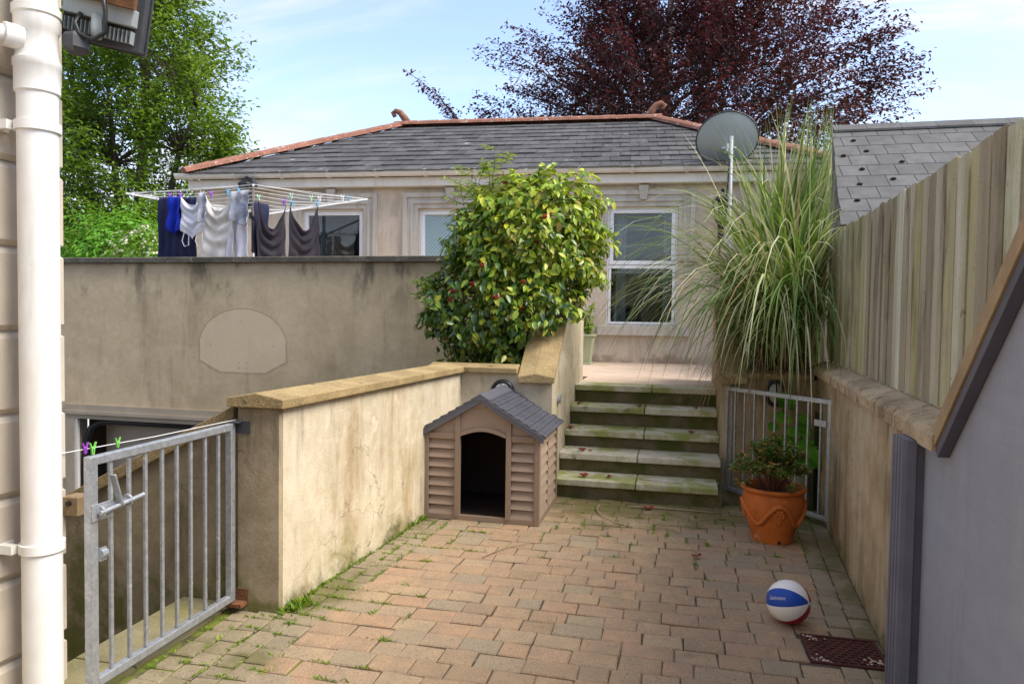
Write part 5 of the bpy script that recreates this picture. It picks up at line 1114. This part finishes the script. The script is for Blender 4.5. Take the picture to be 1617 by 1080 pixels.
# ================================================================== DEBRIS: fallen petals, twigs, weeds
def petal(p, s, label):
    n_ = 5; m = MB()
    for k in range(n_):
        a = rng.uniform(0, 6.28); d = Vector((math.cos(a), math.sin(a), .25)); q = Vector(p) + Vector((0, 0, .006)); s *= 1.0; e = q + d * s * 1.5; sd2 = Vector((-d.y, d.x, 0)) * s * .7
        m.add([q, q.lerp(e, .5) + sd2 + Vector((0, 0, .012)), e + Vector((0, 0, rng.uniform(0, .012))), q.lerp(e, .5) - sd2 + Vector((0, 0, .005))], [(0, 1, 2, 3)])
    tag(m.build('fallen_flower', 'red_petal', None, solid=.002), label, 'fallen flower', 'fallen red flower heads')
zt = lambda k: NZ[k] + .002
for x, y, z, s, lab in [(-1.0, NY[3] + .10, zt(3), .03, 'red flower head at the left end of the fourth step'), (-.36, NY[3] + .10, zt(3), .028, 'red flower head in the middle of the fourth step'), (.22, NY[3] + .12, zt(3), .024, 'withered flower head at the right of the fourth step'),
    (-1.02, NY[2] + .06, zt(2), .035, 'rust coloured flower head at the left end of the third step'), (.16, NY[2] + .10, zt(2), .028, 'red flower head at the right of the third step'),
    (-.85, NY[1] + .10, zt(1), .035, 'bright red flower head on the left of the second step'), (-.78, NY[1] + .09, zt(1), .014, 'tiny dark petal beside the flower on the second step'),
    (-.80, NY[0] + .12, zt(0), .034, 'purple red petal on the left of the lowest step'), (-.58, NY[0] + .14, zt(0), .026, 'orange red flower head left of the joint on the lowest step'),
    (-.20, 6.17, .003, .034, 'red flower head on the paving in front of the steps'), (.17, 5.02, .003, .026, 'small red flower head in the middle of the paving')]:
    petal((x, y, z), s, lab)
def twig(pts, r, lab): tag(MB().tube(pts, r, 6, r1=r * .6).build('twig', 'twig', None, smooth=True), lab, 'twig', 'twigs on the ground')
twig([(-.62, 6.20, .012), (-.63, 6.02, .016), (-.56, 5.82, .014), (-.44, 5.68, .012), (-.30, 5.60, .009)], .006, 'curved pale twig lying on the paving before the steps')
twig([(-.36, 6.19, .010), (-.1, 6.215, .014), (.15, 6.21, .012), (.40, 6.20, .010)], .008, 'long straight pale twig at the very foot of the steps')
twig([(-.30, NY[0] + .15, .186), (-.1, NY[0] + .10, .188), (.08, NY[0] + .07, .186)], .004, 'thin brown twig lying on the lowest step')
twig([(-1.25, 4.62, .008), (-1.15, 4.85, .012), (-1.0, 5.0, .013), (-.82, 5.06, .009)], .004, 'thin bowed stem on the paving near the dog house')
P_, D_, N_, L_ = [], [], [], []
for (jx, jy) in JOINTS:
    dens = max(0, min(1, (-1.30 - jx) / .45)) * 1.1 + max(0, min(1, (jy - 4.5) / 1.3)) * (.62 if jx > -1.0 else .4)
    if rng.random() < dens * .85 + .02:
        n = int(rng.uniform(14, 75)); sp_ = rng.uniform(.015, .07); vert = rng.random() < .4
        for k in range(n):
            P_.append((jx + rng.gauss(0, .005 if vert else sp_), jy + rng.gauss(0, sp_ if vert else .005), -.002)); a = rng.uniform(0, 6.28); D_.append((math.cos(a), math.sin(a), rng.uniform(.15, 1.3))); L_.append(rng.uniform(.006, .021) * rng.choice([1, 1, 1, 1.7]))
for i in range(1500):                       # along the foot of the left wall and the pillar
    t = rng.random()
    y = 3.5 + 2.7 * rng.random() ** 1.0; cl_ = math.sin(y * 5.1) + math.sin(y * 11.7 + 1)
    if cl_ < rng.uniform(-.6, 1.4): continue
    P_.append((LW(y) + abs(rng.gauss(0, .014)), y, -.002)); a = rng.uniform(0, 6.28); D_.append((math.cos(a), math.sin(a), rng.uniform(.4, 1.6))); L_.append(rng.uniform(.012, .04))
for c in [(-2.05, 3.52), (-2.04, 3.56), (-2.02, 3.60), (-1.98, 5.36), (-1.99, 5.2)]:
    for k in range(40): P_.append((c[0] + rng.gauss(0, .02), c[1] + rng.gauss(0, .03), -.002)); a = rng.uniform(0, 6.28); D_.append((math.cos(a), math.sin(a), rng.uniform(.6, 2))); L_.append(rng.uniform(.025, .07))
P_ = np.array(P_); D_ = unit(np.array(D_)); n = len(P_); L_ = np.array(L_)
wd_ = leaves('joint_weeds', P_, unit(np.cross(D_, randdir(n))), D_, L_, L_ * nr.uniform(.16, .4, n), WEED, None, kind='stuff'); tag(wd_, 'grass and weeds growing in the paving joints', 'weeds')

# ================================================================== TREES AND SHRUBS BEYOND
def tree(name, base, label, trunks, twigs, mat, bark, leafL, perT, spread, cat='tree', droop=.0, tl=1.0, rt=.16, up=.45):
    t = thing(name, base, label, cat); m = MB()
    for pts, r0, r1 in trunks: m.tube(pts, r0, 8, r1=r1)
    m.build('trunk', bark, t, smooth=True)
    br_ = MB(); P_, D_, N_ = [], [], []
    tp = [(Vector(p), r0 + (r1 - r0) * i / (len(pts) - 1)) for pts, r0, r1 in trunks for i, p in enumerate(pts) if i > 0]
    for (x, y, z, d) in twigs:
        e = Vector((x, y, z)); b, rr = min(tp, key=lambda q: (q[0] - e).length + max(0, q[0].z - e.z + .5) * 2.2)
        md = b.lerp(e, .5) + Vector((0, 0, (e - b).length * .06)); br_.tube([b, md + Vector(randdir(1)[0]) * ((e - b).length * .07), e], min(rr * .4, .028), 4, r1=.006, cap=False)
        d = Vector(d).normalized(); L = tl * rng.uniform(.6, 1.3); q2 = e + d * L - Vector((0, 0, droop * L * .5)); br_.tube([e, e.lerp(q2, .5) + Vector((0, 0, droop * .1)), q2], .008, 3, r1=.004, cap=False)
        for k in range(perT):
            u = rng.uniform(-.35, 1.05); c = e.lerp(q2, u) + Vector(randdir(1)[0]) * (spread * rng.random() ** .6) * Vector((1, 1, .6)).length / 1.53
            P_.append(c); D_.append(d * .6 + Vector(randdir(1)[0]) * .8 - Vector((0, 0, .25))); N_.append(Vector((0, 0, 1)) + Vector(randdir(1)[0]) * .75)
    br_.build('branches', bark, t)
    n = len(P_); leaves('crown', np.array(P_), unit(np.array(N_)), np.array(D_), nr.uniform(.75, 1.25, n) * leafL, nr.uniform(.5, .72, n) * leafL, mat, t, kind='stuff')
    return t
# copper beech behind the roof
tw_ = []
bx, by = -.4, 22.0
for i in range(1600):
    a = rng.uniform(0, 6.28); el = rng.uniform(-.15, 1.25); rr = rng.uniform(.30, 1.0) ** .7
    lob = 1 + .20 * math.sin(3 * a + 1) + .13 * math.sin(7 * a + 5 * el)
    x = bx + .55 + 5.0 * rr * lob * math.cos(a) * math.cos(el); y = by + 4.2 * rr * math.sin(a) * math.cos(el); z = 6.6 + 6.4 * rr * math.sin(el) * (1 + .1 * math.sin(5 * a))
    if z < 6.2: continue
    d = Vector((x - bx, y - by, (z - 6.5) * .5 + 1.2)); tw_.append((x, y, z, d))
for (px_, pz_) in ((4.8, 9.0), (5.1, 9.5), (5.4, 8.7), (5.0, 8.0), (5.4, 8.2), (4.6, 7.6), (-5.3, 8.3), (-5.1, 9.2), (-5.6, 7.7), (-4.7, 10.0)):
    for k in range(5): tw_.append((px_ * (.88 + .035 * k), 21.5 + rng.uniform(-.6, .6), pz_ + rng.uniform(-.25, .25), (math.copysign(1, px_), 0, .35)))
for k in range(7): tw_.append((-6.3 - .18 * k, 21 + rng.uniform(-.2, .2), 7.2 + .21 * k, (-.6, 0, .5)))
beech_tr = [([(bx, by, .8), (bx + .1, by, 3.5), (bx, by, 6), (bx - .1, by, 9), (bx + .1, by, 12.2)], .38, .06)]
for k in range(26):
    a = k * 2.4; z0 = 4.3 + .2 * k; ln_ = rng.uniform(3.2, 4.7); ris = rng.uniform(.2, .55); pts = []
    for j in range(6):
        u = j / 5; aa = a + .35 * math.sin(3 * u + k); pts.append((bx + ln_ * u * math.cos(aa), by + .8 * ln_ * u * math.sin(aa), z0 + ln_ * ris * u ** .85 + rng.uniform(-.12, .12)))
    beech_tr.append((pts, .065, .010))
for (ex_, ez_) in ((5.2, 9.2), (5.4, 8.3), (-5.2, 8.6), (-5.0, 9.6), (5.2, 7.6)):
    beech_tr.append(([(bx, by, 5.6), (bx + (ex_ - bx) * .3, 21.8, 6.7 + rng.uniform(-.2, .2)), (bx + (ex_ - bx) * .6, 21.6, 7.2 + (ez_ - 7.2) * .5), (ex_ * .98, 21.5, ez_)], .08, .012))
beech_tr.append(([(bx, by, 5), (-3.4, 21.4, 6.6), (-6.4, 21, 7.3), (-7.4, 21, 8.5)], .09, .015))
tree('copper_beech', (bx, by, .8), 'dark purple copper beech spreading behind the bungalow roof', beech_tr, tw_, LEAF_BEECH, 'beech_bark', .12, 50, .22, droop=.1, tl=.95)
# green tree, left
tw_ = []; gx, gy = -15.0, 18.0
for i in range(640):
    z = rng.uniform(3.2, 12.5); h = (z - 3.2) / 9.3; w_ = (2.55 * math.sin(math.pi * min(1, .22 + .78 * h) ** .9) ** .6) * (1.0 if z < 9.5 else .8)
    a = rng.uniform(0, 6.28); rr = rng.uniform(.2, 1) ** .6 * w_ * (1 + .22 * math.sin(4 * a + 1.3 * z)); x = gx - .3 + rr * math.cos(a); y = gy + rr * .9 * math.sin(a); d = Vector((math.cos(a), math.sin(a), .5)); tw_.append((x, y, z, d))
for i in range(26): tw_.append((gx + 2.0 + rng.uniform(-.4, .5), gy + rng.uniform(-.5, .5), rng.uniform(4.6, 6.9), (.9, 0, .3)))
for i in range(150): tw_.append((gx - 2.6 + rng.uniform(-1.2, .5), gy + rng.uniform(-1, 1), rng.uniform(3, 11.5), (-.5, 0, .5)))
tree('green_tree', (gx, gy, .8), 'tall airy green tree behind the washing at the left', [([(gx - .5, gy, .8), (gx - .55, gy, 3.6), (gx - .3, gy, 6.5), (gx - .1, gy, 10), (gx, gy, 12)], .20, .05), ([(gx - .9, gy, .8), (gx - 1.0, gy, 3.4), (gx - 1.3, gy, 6), (gx - 1.6, gy, 9.5)], .18, .04), ([(gx - .3, gy + .2, .8), (gx + .1, gy + .2, 3.8), (gx + .9, gy, 6.2), (gx + 1.5, gy, 7.5)], .15, .03), ([(gx - 1.0, gy, .8), (gx - 1.9, gy, 4.0), (gx - 2.6, gy, 7.0), (gx - 2.9, gy, 10)], .14, .03)], tw_, LEAF_TREE, 'bark', .14, 74, .40, tl=.8)
def shrub(name, c, r_, n, mat, label, L, flower=None):
    t = thing(name, (c[0], c[1], .8), label, 'shrub'); d = randdir(n); rad = nr.uniform(.45, 1.02, n) ** .6; lump = 1 + .16 * np.sin(d[:, 0] * 6 + c[0]) * np.sin(d[:, 2] * 7) + .10 * np.sin(d[:, 0] * 13 + d[:, 2] * 11)
    p = np.array(c) + d * np.array(r_) * (rad * lump)[:, None]; p = p[p[:, 2] > .9]; d = d[:len(p)]; n = len(p)
    leaves('foliage', p, unit(d + np.array([0, 0, .8]) + nr.normal(size=(n, 3)) * .4), d + nr.normal(size=(n, 3)) * .7, nr.uniform(.7, 1.3, n) * L, nr.uniform(.4, .6, n) * L, mat, t, kind='stuff')
    MB().tube([(c[0], c[1], .8), (c[0], c[1], c[2])], .05, 6).build('stem', 'bark', t)
    if flower:
        k = 420; d = randdir(k); d[:, 1] = -abs(d[:, 1]); p = np.array(c) + d * np.array(r_) * (1.02 + .1 * np.sin(d[:, 0] * 8))[:, None]; leaves('blossom', p, unit(d + nr.normal(size=(k, 3)) * .3), randdir(k), nr.uniform(.06, .10, k), nr.uniform(.05, .08, k), LEAF_CREAM, t, kind='stuff')
    return t
shrub('garden_shrub', (-13.1, 14.6, 2.9), (1.5, 1.2, 1.25), 4200, LEAF_VINE, 'bright green shrub just left of the hanging washing', .14)
shrub('garden_shrub', (-15.9, 16.0, 3.2), (1.5, 1.3, 1.6), 3600, LEAF_TREE, 'mid green shrub at the far left against the house corner', .15)
shrub('flowering_shrub', (-11.4, 13.5, 2.5), (.85, .8, .95), 2000, LEAF_TREE, 'cream flowering shrub beside the navy trousers', .11, True)
shrub('garden_shrub', (-13.6, 19.5, 3.4), (3.2, 1.5, 1.6), 4200, LEAF_TREE, 'dark leafy shrub mass beneath the green tree trunks', .17)
# far house roof among the trees
fh = thing('distant_house', (-25.5, 28, .8), 'distant house with a grey slate roof glimpsed between the shrubs at left', 'house')
B(-29, -23, 27.5, 33, .8, 3.6).build('wall', 'house_render', fh)
MB().prism([(27, 3.4), (30.3, 5.9), (33.6, 3.4)], 'x', -29.3, -22.7).build('roof', 'slate', fh)
for r_ in range(9):
    y0 = 27 + r_ * .367; z0 = 3.4 + r_ * .278; MB().hexa([(-29.3, y0, z0 + .02), (-22.7, y0, z0 + .02), (-22.7, y0 + .4, z0 + .30), (-29.3, y0 + .4, z0 + .30), (-29.3, y0, z0 + .05), (-22.7, y0, z0 + .05), (-22.7, y0 + .4, z0 + .32), (-29.3, y0 + .4, z0 + .32)]).build('slate_course', 'slate', fh)
